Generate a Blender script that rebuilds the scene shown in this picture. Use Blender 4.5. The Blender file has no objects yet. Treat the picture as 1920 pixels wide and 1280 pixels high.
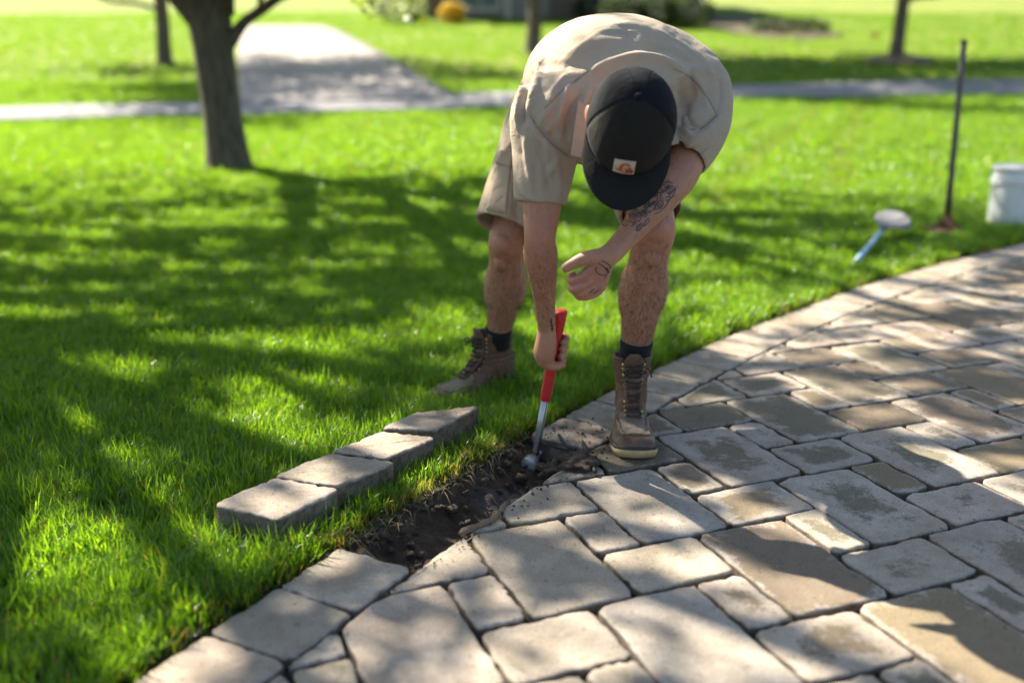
import bpy, bmesh, math, random
import numpy as np
from mathutils import Vector, Matrix, Euler
from mathutils.bvhtree import BVHTree
random.seed(7); rng = np.random.default_rng(7)
sc = bpy.context.scene
col = sc.collection
# ------------------------------------------------------------------ camera, sky, sun, exposure
FPX, PITCH, CAMH = 1867.0, 0.28059, 0.9685
cd = bpy.data.cameras.new('camera'); cam = bpy.data.objects.new('camera', cd); col.objects.link(cam)
cd.sensor_width = 36.0; cd.lens = 36.0*FPX/1920.0
cam.location = (0, 0, CAMH); cam.rotation_euler = (math.pi/2-PITCH, 0, 0)
cd.clip_start = 0.05; cd.clip_end = 2000
cd.dof.use_dof = True; cd.dof.focus_distance = 2.36; cd.dof.aperture_fstop = 1.35
sc.camera = cam
SUN_EL = math.radians(43); SUN_H = (-0.72, 0.694)          # horizontal direction towards the sun
w = bpy.data.worlds.new('World'); sc.world = w; w.use_nodes = True
nt = w.node_tree; bg = nt.nodes['Background']
sky = nt.nodes.new('ShaderNodeTexSky'); sky.sky_type = 'NISHITA'; sky.sun_disc = False
sky.dust_density = 1.6; sky.sun_elevation = SUN_EL; sky.sun_rotation = math.atan2(SUN_H[0], SUN_H[1])
nt.links.new(sky.outputs[0], bg.inputs[0]); bg.inputs[1].default_value = 0.07
sd = bpy.data.lights.new('sun', 'SUN'); sd.energy = 5.0; sd.angle = math.radians(0.55); sd.color = (1.0, 0.91, 0.76)
so = bpy.data.objects.new('sun', sd); col.objects.link(so)
SUN = Vector((SUN_H[0]*math.cos(SUN_EL), SUN_H[1]*math.cos(SUN_EL), math.sin(SUN_EL))).normalized()
so.rotation_euler = SUN.to_track_quat('Z', 'Y').to_euler(); so.location = (-6, 8, 9)
sc.view_settings.view_transform = 'Standard'; sc.view_settings.look = 'None'; sc.view_settings.gamma = 1.0
sc.view_settings.use_curve_mapping = False
sc.view_settings.exposure = 1.85
sc.cycles.use_denoising = True
sc.cycles.max_bounces = 6; sc.cycles.diffuse_bounces = 3; sc.cycles.glossy_bounces = 2
sc.cycles.transmission_bounces = 4; sc.cycles.transparent_max_bounces = 6

# ------------------------------------------------------------------ helpers
CP, SP = math.cos(PITCH), math.sin(PITCH)
def ray(px, py):
    a = (px-960)/FPX; b = -(py-640)/FPX
    return np.array([a, CP+b*SP, -SP+b*CP])
def at_y(px, py, Y):                      # pixel -> point at distance Y in front of the camera
    d = ray(px, py); t = Y/d[1]
    return Vector((d[0]*t, Y, CAMH+d[2]*t))
def at_z(px, py, z=0.0):
    d = ray(px, py); t = (z-CAMH)/d[2]
    return Vector((d[0]*t, d[1]*t, z))
def to_px(P):
    P = np.asarray(P, float); y = P[..., 1]; z = P[..., 2]-CAMH
    d = y*CP-z*SP; up = y*SP+z*CP
    return 960+FPX*P[..., 0]/np.maximum(d, 1e-3), 640-FPX*up/np.maximum(d, 1e-3), d
def smooth(a, b, x):
    t = np.clip((x-a)/(b-a), 0, 1); return t*t*(3-2*t)
def vnoise(x, y, seed=0):                 # cheap value noise, arrays ok
    xi = np.floor(x).astype(int); yi = np.floor(y).astype(int); xf = x-xi; yf = y-yi
    def h(i, j):
        v = np.sin(i*127.1+j*311.7+seed*74.7)*43758.5453
        return v-np.floor(v)
    u = xf*xf*(3-2*xf); v = yf*yf*(3-2*yf)
    return (h(xi, yi)*(1-u)+h(xi+1, yi)*u)*(1-v)+(h(xi, yi+1)*(1-u)+h(xi+1, yi+1)*u)*v-0.5
def fbm(x, y, seed=0, n=3):
    r = 0; a = 1.0
    for k in range(n): r = r+a*vnoise(x*2**k, y*2**k, seed+k); a *= 0.5
    return r
def tag(o, label=None, cat=None, group=None, kind=None):
    if label: o['label'] = label
    if cat: o['category'] = cat
    if group: o['group'] = group
    if kind: o['kind'] = kind
    return o
def mesh_obj(name, verts, faces, mat=None, parent=None, smoothed=True, attrs=None, mats=None, midx=None):
    me = bpy.data.meshes.new(name)
    me.from_pydata([tuple(v) for v in verts], [], [tuple(f) for f in faces])
    if smoothed and len(me.polygons): me.polygons.foreach_set('use_smooth', [True]*len(me.polygons))
    for k, v in (attrs or {}).items():
        at = me.attributes.new(k, 'FLOAT', 'POINT'); at.data.foreach_set('value', np.asarray(v, float))
    o = bpy.data.objects.new(name, me); col.objects.link(o)
    for m in (mats or ([mat] if mat else [])): me.materials.append(m)
    if midx is not None: me.polygons.foreach_set('material_index', np.asarray(midx, int))
    if parent is not None: o.parent = parent
    return o
def empty(name, loc=(0, 0, 0), rot=(0, 0, 0)):
    o = bpy.data.objects.new(name, None); col.objects.link(o); o.location = loc; o.rotation_euler = rot
    o.empty_display_size = 0.1
    return o
class MB:                                  # mesh builder
    def __init__(s): s.v = []; s.f = []
    def add(s, vs, fs):
        o = len(s.v); s.v += [Vector(v) for v in vs]; s.f += [tuple(i+o for i in f) for f in fs]
    def box(s, c, size, rot=None, bev=0.0):
        bm = bmesh.new(); bmesh.ops.create_cube(bm, size=1.0)
        bmesh.ops.scale(bm, vec=size, verts=bm.verts)
        if bev: bmesh.ops.bevel(bm, geom=bm.edges[:], offset=bev, segments=2, affect='EDGES', profile=0.6)
        M = Matrix.Translation(Vector(c)) @ (rot.to_4x4() if rot is not None else Matrix())
        bm.verts.index_update()
        s.add([M @ v.co for v in bm.verts], [[v.index for v in f.verts] for f in bm.faces]); bm.free()
    def loft(s, rings, cap=(True, True), closed=True):
        n = len(rings[0]); vs = [v for r in rings for v in r]; fs = []
        for i in range(len(rings)-1):
            for k in range(n if closed else n-1):
                a = i*n+k; b = i*n+(k+1) % n
                fs.append((a, b, b+n, a+n))
        if cap[0]: fs.append(tuple(range(n-1, -1, -1)))
        if cap[1]: fs.append(tuple(range((len(rings)-1)*n, len(rings)*n)))
        s.add(vs, fs)
    def tube(s, pts, rad, n=8, cap=True, flat=None):
        pts = [Vector(p) for p in pts]; m = len(pts)
        if not hasattr(rad, '__len__'): rad = [rad]*m
        rings = []; prev = None
        for i in range(m):
            t = (pts[min(i+1, m-1)]-pts[max(i-1, 0)]).normalized()
            if prev is None:
                up = Vector((0, 0, 1)) if abs(t.z) < 0.9 else Vector((1, 0, 0))
                a = t.cross(up).normalized()
            else:
                a = (prev-t*prev.dot(t)).normalized()
            prev = a; b = t.cross(a)
            r = rad[i]
            rings.append([pts[i]+a*r*math.cos(2*math.pi*k/n)+b*r*(flat or 1)*math.sin(2*math.pi*k/n) for k in range(n)])
        s.loft(rings, (cap, cap))
    def build(s, name, mat, parent=None, smoothed=True, **kw):
        return mesh_obj(name, s.v, s.f, mat, parent, smoothed, **kw)
def spline(pts, n=8):                      # Catmull-Rom through points (any dimension)
    P = np.array([list(p) for p in pts], float); out = []
    Q = np.vstack([2*P[0]-P[1], P, 2*P[-1]-P[-2]])
    for i in range(1, len(Q)-2):
        for k in range(n):
            t = k/n; a, b, c_, d = Q[i-1], Q[i], Q[i+1], Q[i+2]
            out.append(0.5*((2*b)+(-a+c_)*t+(2*a-5*b+4*c_-d)*t*t+(-a+3*b-3*c_+d)*t**3))
    out.append(P[-1]); return np.array(out)

# ------------------------------------------------------------------ material helpers
class NT:
    def __init__(s, name):
        s.m = bpy.data.materials.new(name); s.m.use_nodes = True; s.t = s.m.node_tree
        s.b = s.t.nodes['Principled BSDF']; s.out = s.t.nodes['Material Output']
    def n(s, typ, **kw):
        nd = s.t.nodes.new('ShaderNode'+typ)
        for k, v in kw.items():
            if k in nd.inputs: nd.inputs[k].default_value = v
            else: setattr(nd, k, v)
        return nd
    def l(s, a, b): s.t.links.new(a, b)
    def coord(s, kind='Object'): return s.n('TexCoord').outputs[kind]
    def noise(s, vec, scale, detail=3, rough=0.55, **kw):
        nd = s.n('TexNoise', Scale=scale, Detail=detail, Roughness=rough, **kw)
        if vec is not None: s.l(vec, nd.inputs['Vector'])
        return nd.outputs['Fac']
    def ramp(s, fac, stops):
        nd = s.n('ValToRGB'); e = nd.color_ramp.elements
        while len(e) < len(stops): e.new(0.5)
        for i, (p, c) in enumerate(stops):
            e[i].position = p; e[i].color = (*c, 1) if len(c) == 3 else c
        s.l(fac, nd.inputs[0]); return nd.outputs[0]
    def mix(s, fac, a, b, mode='MIX'):
        nd = s.n('Mix', data_type='RGBA', blend_type=mode)
        for v, i in ((fac, 0), (a, 6), (b, 7)):
            if isinstance(v, (int, float)): nd.inputs[i].default_value = v
            elif isinstance(v, tuple): nd.inputs[i].default_value = (*v, 1) if len(v) == 3 else v
            else: s.l(v, nd.inputs[i])
        return nd.outputs[2]
    def math(s, op, a, b=0.0, clamp=False):
        nd = s.n('Math', operation=op, use_clamp=clamp)
        for v, i in ((a, 0), (b, 1)):
            if isinstance(v, (int, float)): nd.inputs[i].default_value = v
            else: s.l(v, nd.inputs[i])
        return nd.outputs[0]
    def attr(s, name, typ='GEOMETRY'): 
        nd = s.n('Attribute', attribute_name=name, attribute_type=typ); return nd.outputs['Fac']
    def rand(s): return s.n('ObjectInfo').outputs['Random']
    def bump(s, h, strength=0.3, dist=0.01):
        nd = s.n('Bump', Strength=strength, Distance=dist); s.l(h, nd.inputs['Height']); s.l(nd.outputs[0], s.b.inputs['Normal'])
    def base(s, c):
        if isinstance(c, tuple): s.b.inputs['Base Color'].default_value = (*c, 1)
        else: s.l(c, s.b.inputs['Base Color'])
    def set(s, **kw):
        for k, v in kw.items():
            k = k.replace('_', ' ')
            if isinstance(v, (int, float, tuple)): s.b.inputs[k].default_value = v
            else: s.l(v, s.b.inputs[k])
        return s
def simple(name, c, rough=0.6, metal=0.0, var=0.15, scale=30, bump=0.0):
    k = NT(name); co = k.coord()
    f = k.noise(co, scale, 4)
    k.base(k.mix(f, tuple(x*(1-var) for x in c), tuple(min(1, x*(1+var)) for x in c)))
    k.set(Roughness=rough, Metallic=metal)
    if bump: k.bump(f, bump, 0.004)
    return k.m

# paver concrete
def mat_paver():
    k = NT('paver_concrete'); co = k.coord(); r = k.rand()
    off = k.n('VectorMath', operation='ADD'); k.l(co, off.inputs[0])
    cmb = k.n('CombineXYZ'); k.l(k.math('MULTIPLY', r, 37.0), cmb.inputs[0]); k.l(k.math('MULTIPLY', r, 91.0), cmb.inputs[1])
    k.l(cmb.outputs[0], off.inputs[1]); v = off.outputs[0]
    edge = k.attr('edge')
    c0 = k.ramp(r, [(0.0, (0.37, 0.325, 0.275)), (0.35, (0.44, 0.38, 0.315)), (0.6, (0.46, 0.385, 0.325)), (0.85, (0.38, 0.345, 0.30)), (1.0, (0.42, 0.355, 0.265))])
    big = k.noise(v, 9, 4, 0.6)
    c1 = k.mix(k.ramp(big, [(0.3, (0, 0, 0)), (0.7, (1, 1, 1))]), c0, k.mix(1.0, c0, (0.70, 0.66, 0.60), 'MULTIPLY'))
    # weathered stain towards the middle of some stones
    st = k.noise(v, 13, 6, 0.75)
    r2 = k.math('FRACT', k.math('MULTIPLY', r, 17.31))
    m = k.math('ADD', k.math('MULTIPLY', edge, 0.75), k.math('MULTIPLY', k.math('SUBTRACT', st, 0.5), 1.7))
    m = k.math('ADD', m, k.math('MULTIPLY', k.math('SUBTRACT', r2, 0.42), 0.9))
    m = k.math('ADD', m, k.math('MULTIPLY', k.math('SUBTRACT', k.noise(v, 85, 4, 0.7), 0.5), 0.5))
    m = k.ramp(m, [(0.30, (0, 0, 0)), (0.50, (0.95, 0.95, 0.95))])
    sc_ = k.ramp(k.math('FRACT', k.math('MULTIPLY', r, 5.77)), [(0.0, (0.15, 0.135, 0.09)), (0.5, (0.17, 0.13, 0.092)), (1.0, (0.20, 0.155, 0.09))])
    worn = k.attr('worn')
    c2 = k.mix(k.math('MULTIPLY', m, worn), c1, sc_)
    # grit and specks
    gr = k.noise(v, 330, 2, 0.6)
    c3 = k.mix(0.5, c2, k.ramp(gr, [(0.35, (0.25, 0.25, 0.25)), (0.5, (0.5, 0.5, 0.5)), (0.66, (0.85, 0.85, 0.85))]), 'OVERLAY')
    sp = k.noise(v, 60, 4, 0.75)
    c4 = k.mix(k.ramp(sp, [(0.59, (0, 0, 0)), (0.67, (0.7, 0.7, 0.7))]), c3, (0.07, 0.058, 0.045))
    so_ = k.noise(v, 22, 5, 0.8)
    dirt = k.attr('dirt')
    c5 = k.mix(k.math('MULTIPLY', k.ramp(so_, [(0.45, (0, 0, 0)), (0.6, (1, 1, 1))]), dirt), c4, (0.075, 0.055, 0.038))
    c5 = k.mix(k.math('MULTIPLY', k.attr('soil'), k.ramp(so_, [(0.30, (0.55, 0.55, 0.55)), (0.6, (1, 1, 1))])), c5, k.ramp(sp, [(0.35, (0.05, 0.037, 0.026)), (0.65, (0.14, 0.105, 0.074))]))
    k.base(c5); k.set(Roughness=0.86)
    k.b.inputs['Specular IOR Level'].default_value = 0.35
    hh = k.math('ADD', k.math('MULTIPLY', gr, 0.5), k.math('MULTIPLY', st, 0.8))
    k.bump(hh, 0.55, 0.004)
    return k.m
M_PAVER = mat_paver()
def mat_joint():
    k = NT('joint_sand'); co = k.coord()
    a = k.noise(co, 7, 4, 0.6); b = k.noise(co, 260, 2)
    c = k.mix(b, (0.008, 0.008, 0.0075), (0.03, 0.028, 0.025))
    moss = k.ramp(a, [(0.60, (0, 0, 0)), (0.68, (1, 1, 1))])
    k.base(k.mix(moss, c, (0.10, 0.085, 0.018))); k.set(Roughness=1.0); k.bump(b, 0.8, 0.006)
    return k.m
def mat_soil():
    k = NT('dug_soil'); co = k.coord()
    a = k.noise(co, 26, 6, 0.7); b = k.noise(co, 190, 3, 0.7)
    c = k.ramp(a, [(0.3, (0.034, 0.022, 0.014)), (0.55, (0.095, 0.062, 0.038)), (0.75, (0.17, 0.11, 0.065))])
    c = k.mix(k.math('MULTIPLY', k.ramp(b, [(0.4, (0, 0, 0)), (0.7, (1, 1, 1))]), 0.5), c, (0.10, 0.072, 0.045))
    sand = k.mix(k.ramp(b, [(0.35, (0, 0, 0)), (0.65, (1, 1, 1))]), (0.05, 0.052, 0.052), (0.17, 0.175, 0.175))
    c = k.mix(k.attr('sand'), c, sand)
    k.base(c); k.set(Roughness=1.0); k.bump(k.math('ADD', a, k.math('MULTIPLY', b, 0.5)), 1.0, 0.012)
    return k.m
M_JOINT = mat_joint(); M_SOIL = mat_soil()
def mat_turf():
    k = NT('turf_ground'); co = k.coord()
    a = k.noise(co, 0.5, 4, 0.6); b = k.noise(co, 9, 5, 0.7); d = k.noise(co, 60, 3, 0.7)
    far = k.attr('far')
    near = k.ramp(d, [(0.3, (0.025, 0.028, 0.008)), (0.6, (0.055, 0.06, 0.018)), (0.8, (0.10, 0.085, 0.04))])
    f = k.mix(k.ramp(a, [(0.35, (0, 0, 0)), (0.65, (1, 1, 1))]), (0.125, 0.185, 0.010), (0.20, 0.235, 0.018))
    f = k.mix(0.35, f, k.ramp(b, [(0.3, (0.3, 0.3, 0.3)), (0.7, (0.72, 0.72, 0.72))]), 'OVERLAY')
    k.base(k.mix(far, near, f)); k.set(Roughness=0.95); k.bump(k.math('ADD', b, d), 0.7, 0.03)
    return k.m
M_TURF = mat_turf()
def mat_blade(name, root, mid, tip, trans):
    k = NT(name); h = k.attr('h'); t = k.attr('tint'); r = k.attr('rnd', 'INSTANCER'); dry = k.attr('dry', 'INSTANCER')
    c = k.ramp(h, [(0.0, root), (0.35, mid), (1.0, tip)])
    c = k.mix(k.math('MULTIPLY', t, 0.55), c, k.mix(1.0, c, (1.55, 1.22, 0.75), 'MULTIPLY'))
    c = k.mix(k.math('MULTIPLY', r, 0.5), c, k.mix(1.0, c, (0.68, 0.82, 0.9), 'MULTIPLY'))
    dead = k.math('GREATER_THAN', k.math('ADD', t, dry), 0.985)
    c = k.mix(dead, c, (0.115, 0.10, 0.055))
    k.base(c); k.set(Roughness=0.32); k.b.inputs['Specular IOR Level'].default_value = 0.5
    tr = k.n('BsdfTranslucent'); k.l(k.mix(1.0, c, trans, 'MULTIPLY'), tr.inputs[0])
    mx = k.n('MixShader'); mx.inputs[0].default_value = 0.53
    k.l(k.b.outputs[0], mx.inputs[1]); k.l(tr.outputs[0], mx.inputs[2]); k.l(mx.outputs[0], k.out.inputs[0])
    return k.m
M_BLADE = mat_blade('grass_blade', (0.045, 0.065, 0.014), (0.044, 0.118, 0.013), (0.062, 0.15, 0.016), (4.9, 3.7, 0.9))
def mat_leaf(name, c1, c2, trans):
    k = NT(name); g = k.n('NewGeometry'); r = g.outputs['Random Per Island']
    c = k.mix(r, c1, c2); k.base(c); k.set(Roughness=0.45)
    tr = k.n('BsdfTranslucent'); k.l(k.mix(1.0, c, trans, 'MULTIPLY'), tr.inputs[0])
    mx = k.n('MixShader'); mx.inputs[0].default_value = 0.5
    k.l(k.b.outputs[0], mx.inputs[1]); k.l(tr.outputs[0], mx.inputs[2]); k.l(mx.outputs[0], k.out.inputs[0])
    return k.m
M_LEAF = mat_leaf('maple_leaf', (0.06, 0.115, 0.012), (0.10, 0.15, 0.014), (3.0, 2.6, 1.2))
M_SHRUB = mat_leaf('shrub_leaf', (0.022, 0.04, 0.010), (0.045, 0.07, 0.014), (1.5, 1.5, 1.0))
M_YELLOW = mat_leaf('yellow_blossom', (0.60, 0.42, 0.02), (0.70, 0.50, 0.03), (1.0, 1.0, 1.0))
def mat_bark():
    k = NT('bark'); co = k.coord()
    mp = k.n('Mapping'); mp.inputs['Scale'].default_value = (14, 14, 2.2); k.l(co, mp.inputs[0])
    a = k.noise(mp.outputs[0], 2.2, 6, 0.7)
    k.base(k.ramp(a, [(0.3, (0.045, 0.035, 0.026)), (0.55, (0.15, 0.118, 0.085)), (0.8, (0.26, 0.21, 0.155))]))
    k.set(Roughness=0.95); k.bump(a, 1.0, 0.03)
    return k.m
M_BARK = mat_bark()

# ------------------------------------------------------------------ terrain
CX, CY, R0 = 9.4415, -3.9340, 11.1844      # the patio edge is an arc: centre and inner radius of the edge course
EDGE = 0.186                               # depth of the edge course
def arc(s, r):                             # s metres along the arc, r metres out from the inner line
    a = math.pi-s/R0
    return CX+(R0+r)*math.cos(a), CY+(R0+r)*math.sin(a)
def arc_coord(x, y):
    dx = np.asarray(x)-CX; dy = np.asarray(y)-CY
    return (math.pi-np.arctan2(dy, dx))*R0, np.hypot(dx, dy)-R0
T0, T1 = 5.962, 6.690                      # the lifted stretch of the edge course
def terrain(x, y):
    x = np.asarray(x, float); y = np.asarray(y, float)
    a = 0.0022*np.clip(y-5, 0, 12)**2
    d = np.clip(y-17, 0, 400); d = np.minimum(d, 90)+np.clip(d-90, 0, 400)*0.3
    z = a+0.0528*d+0.0421*(d-3*(1-np.exp(-d/3)))
    z = z+smooth(18, 30, y)*0.22*fbm(x/9.0, y/11.0, 5, 2)
    z = z+smooth(4, 12, y)*0.03*fbm(x/2.5, y/2.5, 9, 2)
    z = z-0.025*smooth(0.12, 0.6, arc_coord(x, y)[1])*(1-smooth(5, 9, y))
    return z+0.008*fbm(x*3.1, y*3.1, 3, 2)*smooth(0.2, 0.5, arc_coord(x, y)[1])
def on_ground(px, py):
    d = ray(px, py); t = 1.0; last = 0
    while t < 260:
        p = np.array([0, 0, CAMH])+d*t
        if p[2] < terrain(p[0], p[1]): break
        t *= 1.01
    return Vector((p[0], p[1], float(terrain(p[0], p[1]))))
ang = np.concatenate([np.linspace(0, 1.2, 12)[:-1], np.linspace(1.2, 2.05, 60)[:-1], np.linspace(2.05, 2.85, 170)[:-1], np.linspace(2.85, 3.4, 30)[:-1], np.linspace(3.4, 2*math.pi, 24)])
rad = np.concatenate([[EDGE+0.004, 0.2, 0.225, 0.26, 0.3, 0.36], np.geomspace(0.44, 200, 110)])
A_, R_ = np.meshgrid(ang, rad, indexing='ij')
X = CX+(R0+R_)*np.cos(A_); Y = CY+(R0+R_)*np.sin(A_); Z = terrain(X, Y)-0.012
na, nr = A_.shape
V = np.stack([X, Y, Z], -1).reshape(-1, 3)
F = [(i*nr+j, (i+1)*nr+j, (i+1)*nr+j+1, i*nr+j+1)[::-1] for i in range(na-1) for j in range(nr-1)]
far = smooth(9, 22, Y).reshape(-1)
lawn = mesh_obj('lawn', V, F, M_TURF, attrs={'far': far}); tag(lawn, kind='structure')
# bedding sand under the paving, with the dug stretch left open
rr = np.concatenate([np.linspace(-R0+0.3, -3, 12)[:-1], np.linspace(-3, -0.2, 20)[:-1], [-0.2, -0.1, -0.02, -0.004, EDGE+0.006]])
aa = np.concatenate([np.linspace(-0.4, 1.9, 20)[:-1], np.linspace(1.9, math.pi-T1/R0, 40)[:-1], np.linspace(math.pi-T1/R0, math.pi-T0/R0, 12)[:-1], np.linspace(math.pi-T0/R0, 3.6, 40)])
V = [(CX+(R0+r)*math.cos(a), CY+(R0+r)*math.sin(a), -0.019) for a in aa for r in rr]
F = []
for i in range(len(aa)-1):
    for j in range(len(rr)-1):
        mid = 0.5*(aa[i]+aa[i+1])
        if j == len(rr)-2 and math.pi-T1/R0 < mid < math.pi-T0/R0: continue
        F.append((i*len(rr)+j, (i+1)*len(rr)+j, (i+1)*len(rr)+j+1, i*len(rr)+j+1)[::-1])
patio = mesh_obj('patio', V, F, M_JOINT); tag(patio, kind='structure')

# ------------------------------------------------------------------ pavers
LR = 0.38436; LX, LY = 1.70649*0.22, 11.17638*0.22
aS, aL, bS, bM, bL = [0.22*q for q in (0.81466, 1.59195, 0.47451, 1.01677, 1.0)]
Ud = np.array([math.sin(LR), -math.cos(LR)]); Vd = np.array([math.cos(LR), math.sin(LR)])
def clip_half(poly, n, c):                 # keep points with p.n <= c
    out = []
    for i in range(len(poly)):
        p, q = poly[i], poly[(i+1) % len(poly)]; dp, dq = p@n-c, q@n-c
        if dp <= 0: out.append(p)
        if dp*dq < 0: out.append(p+(q-p)*dp/(dp-dq))
    return out
def poly_area(p):
    p = np.array(p); return 0.5*np.sum(p[:, 0]*np.roll(p[:, 1], -1)-np.roll(p[:, 0], -1)*p[:, 1])
def paver_mesh(poly, rs, rad_corner=0.0115, n_out=44, thick=0.07):
    """rounded, slightly ragged slab from a polygon (world xy); returns verts, faces, edge attribute, centre"""
    P = np.array(poly); c = P.mean(0); P = P-c
    if poly_area(P) < 0: P = P[::-1]
    # round the corners
    R = []
    m = len(P)
    for i in range(m):
        a, b, d = P[i-1], P[i], P[(i+1) % m]
        la, ld = np.linalg.norm(a-b), np.linalg.norm(d-b)
        q = min(rad_corner*rs.uniform(0.6, 1.6), 0.42*la, 0.42*ld)
        p0 = b+(a-b)/la*q; p1 = b+(d-b)/ld*q
        for t in (0, 0.25, 0.5, 0.75, 1): R.append((1-t)**2*p0+2*t*(1-t)*b+t*t*p1)
    R = np.array(R)
    seg = np.linalg.norm(np.roll(R, -1, 0)-R, axis=1); cum = np.concatenate([[0], np.cumsum(seg)])
    per = cum[-1]; tt = np.linspace(0, per, n_out, endpoint=False)
    Rx = np.interp(tt, cum, np.append(R[:, 0], R[0, 0])); Ry = np.interp(tt, cum, np.append(R[:, 1], R[0, 1]))
    O = np.stack([Rx, Ry], 1)
    N = np.roll(O, -1, 0)-np.roll(O, 1, 0); N = np.stack([N[:, 1], -N[:, 0]], 1); N /= np.linalg.norm(N, axis=1)[:, None]+1e-9
    jit = rs.normal(0, 0.0014, n_out)+0.0018*np.sin(np.arange(n_out)*2*math.pi/n_out*rs.integers(2, 6)+rs.uniform(0, 6))
    for q in rs.integers(0, n_out, max(2, n_out//9)): jit[q] -= rs.uniform(0.001, 0.0045)      # chipped edges
    rings = []; ed = []
    for ins, z, e in ((0.0, -thick, 0), (0.0, -0.007, 0), (0.0008, -0.0028, 0.0), (0.003, -0.0008, 0.08), (0.009, 0.0, 0.2)):
        j = jit*(1.0 if ins < 0.005 else 0.6)
        rings.append(np.c_[O-N*ins+N*j[:, None]+N*rs.normal(0, 0.0005, n_out)[:, None], np.full(n_out, z)+(rs.normal(0, 0.0007, n_out) if -thick < z < -1e-4 else 0)]); ed.append(e)
    base = O-N*0.009
    for k, e in ((0.80, 0.45), (0.55, 0.75), (0.28, 0.95)):
        rings.append(np.c_[base*k, rs.normal(0, 0.0005, n_out)]); ed.append(e)
    V = np.vstack(rings+[np.array([[0, 0, 0.0]])]); E = np.repeat(ed, n_out).tolist()+[1.0]
    F = []
    for i in range(len(rings)-1):
        for k in range(n_out):
            a = i*n_out+k; b = i*n_out+(k+1) % n_out; F.append((a, b, b+n_out, a+n_out))
    t = len(V)-1; i = len(rings)-1
    F += [(i*n_out+k, i*n_out+(k+1) % n_out, t) for k in range(n_out)]
    return V, F, E, c
def add_paver(poly, key, worn=1.0, dirt=0.0, z=None, n_out=44, parent=patio, side=0.9):
    rs = np.random.default_rng(abs(hash(key)) % (2**31))
    V, F, E, c = paver_mesh(poly, rs, n_out=n_out)
    o = mesh_obj('paver', V, F, M_PAVER, parent, attrs={'edge': E, 'worn': [worn]*len(V), 'dirt': [dirt]*len(V), 'soil': np.where(V[:, 2] < -0.004, side, 0.0)})
    o.location = (c[0], c[1], rs.normal(0, 0.0012) if z is None else z)
    o.rotation_euler = (rs.normal(0, 0.006), rs.normal(0, 0.006), rs.normal(0, 0.006))
    return o
G = 0.0048
cand = []
for i in range(-16, 20):
    for j in range(-14, 22):
        o = np.array([i*(aS-aL)+j*aS, i*(bL+bS)+j*(bL+bM)])
        for t, (u, v, du, dv) in {'L': (0, 0, aL, bL), 'S': (0, bL, aS, bS), 'M': (aS, bL, aL-aS, bM)}.items():
            q = [o+np.array(p) for p in ((u+G, v+G), (u+du-G, v+G), (u+du-G, v+dv-G), (u+G, v+dv-G))]
            poly = [np.array([LX, LY])+p[0]*Ud+p[1]*Vd for p in q]
            c = np.mean(poly, 0)
            px, py, dpt = to_px(np.array([c[0], c[1], 0.0]))
            if dpt < 0.4 or not (-250 < px < 3600 and py < 1900): continue
            if math.hypot(c[0]-CX, c[1]-CY) > R0+0.25 or c[1] > 9.0: continue
            for k in range(-3, 4):             # cut to the inner line of the edge course
                a = math.atan2(c[1]-CY, c[0]-CX)+k*0.006; n = np.array([math.cos(a), math.sin(a)])
                poly = clip_half(poly, n, n@np.array([CX, CY])+R0-0.004)
                if len(poly) < 3: break
            if len(poly) < 3 or abs(poly_area(poly)) < 0.0008: continue
            cand.append((abs(poly_area(poly))/dpt**2*(1 if -20 < px < 1940 and py < 1300 else 0.3), (t, i, j), poly))
cand.sort(key=lambda q: -q[0])
def hk(t): return (ord(t[0])*7919+(t[1]+50)*104729+(t[2]+50)*1299709) % 2147483647
for scr, key, poly in cand[:250]:
    c = np.mean(poly, 0)
    near_dig = math.exp(-((c[0]-0.28)**2+(c[1]-2.33)**2)/0.02)
    worn = 0.25 if c[0] < 0.35 and c[1] < 2.1 else 1.0
    add_paver(poly, hk(key), worn=worn, dirt=0.15+0.5*near_dig, n_out=44 if scr > 0.003 else 28)
rv, rf, re_ = [], [], []                   # the smallest and unseen ones, too many to keep apart
for scr, key, poly in cand[250:]:
    V, F, E, c = paver_mesh(poly, np.random.default_rng(hk(key)), n_out=20); o_ = len(rv)
    rv += (V+np.array([c[0], c[1], 0])).tolist(); rf += [tuple(q+o_ for q in f) for f in F]; re_ += list(E)
far_pv = mesh_obj('distant_pavers', rv, rf, M_PAVER, patio, attrs={'edge': re_, 'worn': [0.6]*len(rv), 'dirt': [0.1]*len(rv), 'soil': [0.0]*len(rv)}); far_pv['kind'] = 'stuff'
for i, (s0, s1) in enumerate([(4.2+0.178*k-0.02, 4.2+0.178*(k+1)-0.02) for k in range(-4, 10)]+[(6.694+0.163*k, 6.694+0.163*(k+1)) for k in range(0, 44)]):
    if s1 > 5.97 and s0 < 6.6: continue
    g = 0.003
    poly = [np.array(arc(*q)) for q in ((s0+g, 0.003), (s1-g, 0.003), (s1-g, EDGE), (s0+g, EDGE))]
    add_paver(poly, 5000+i, worn=0.3, dirt=0.6 if i == 14 else (0.35 if s0 < 7.2 and s0 > 6.6 else 0.1), n_out=48)

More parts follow.
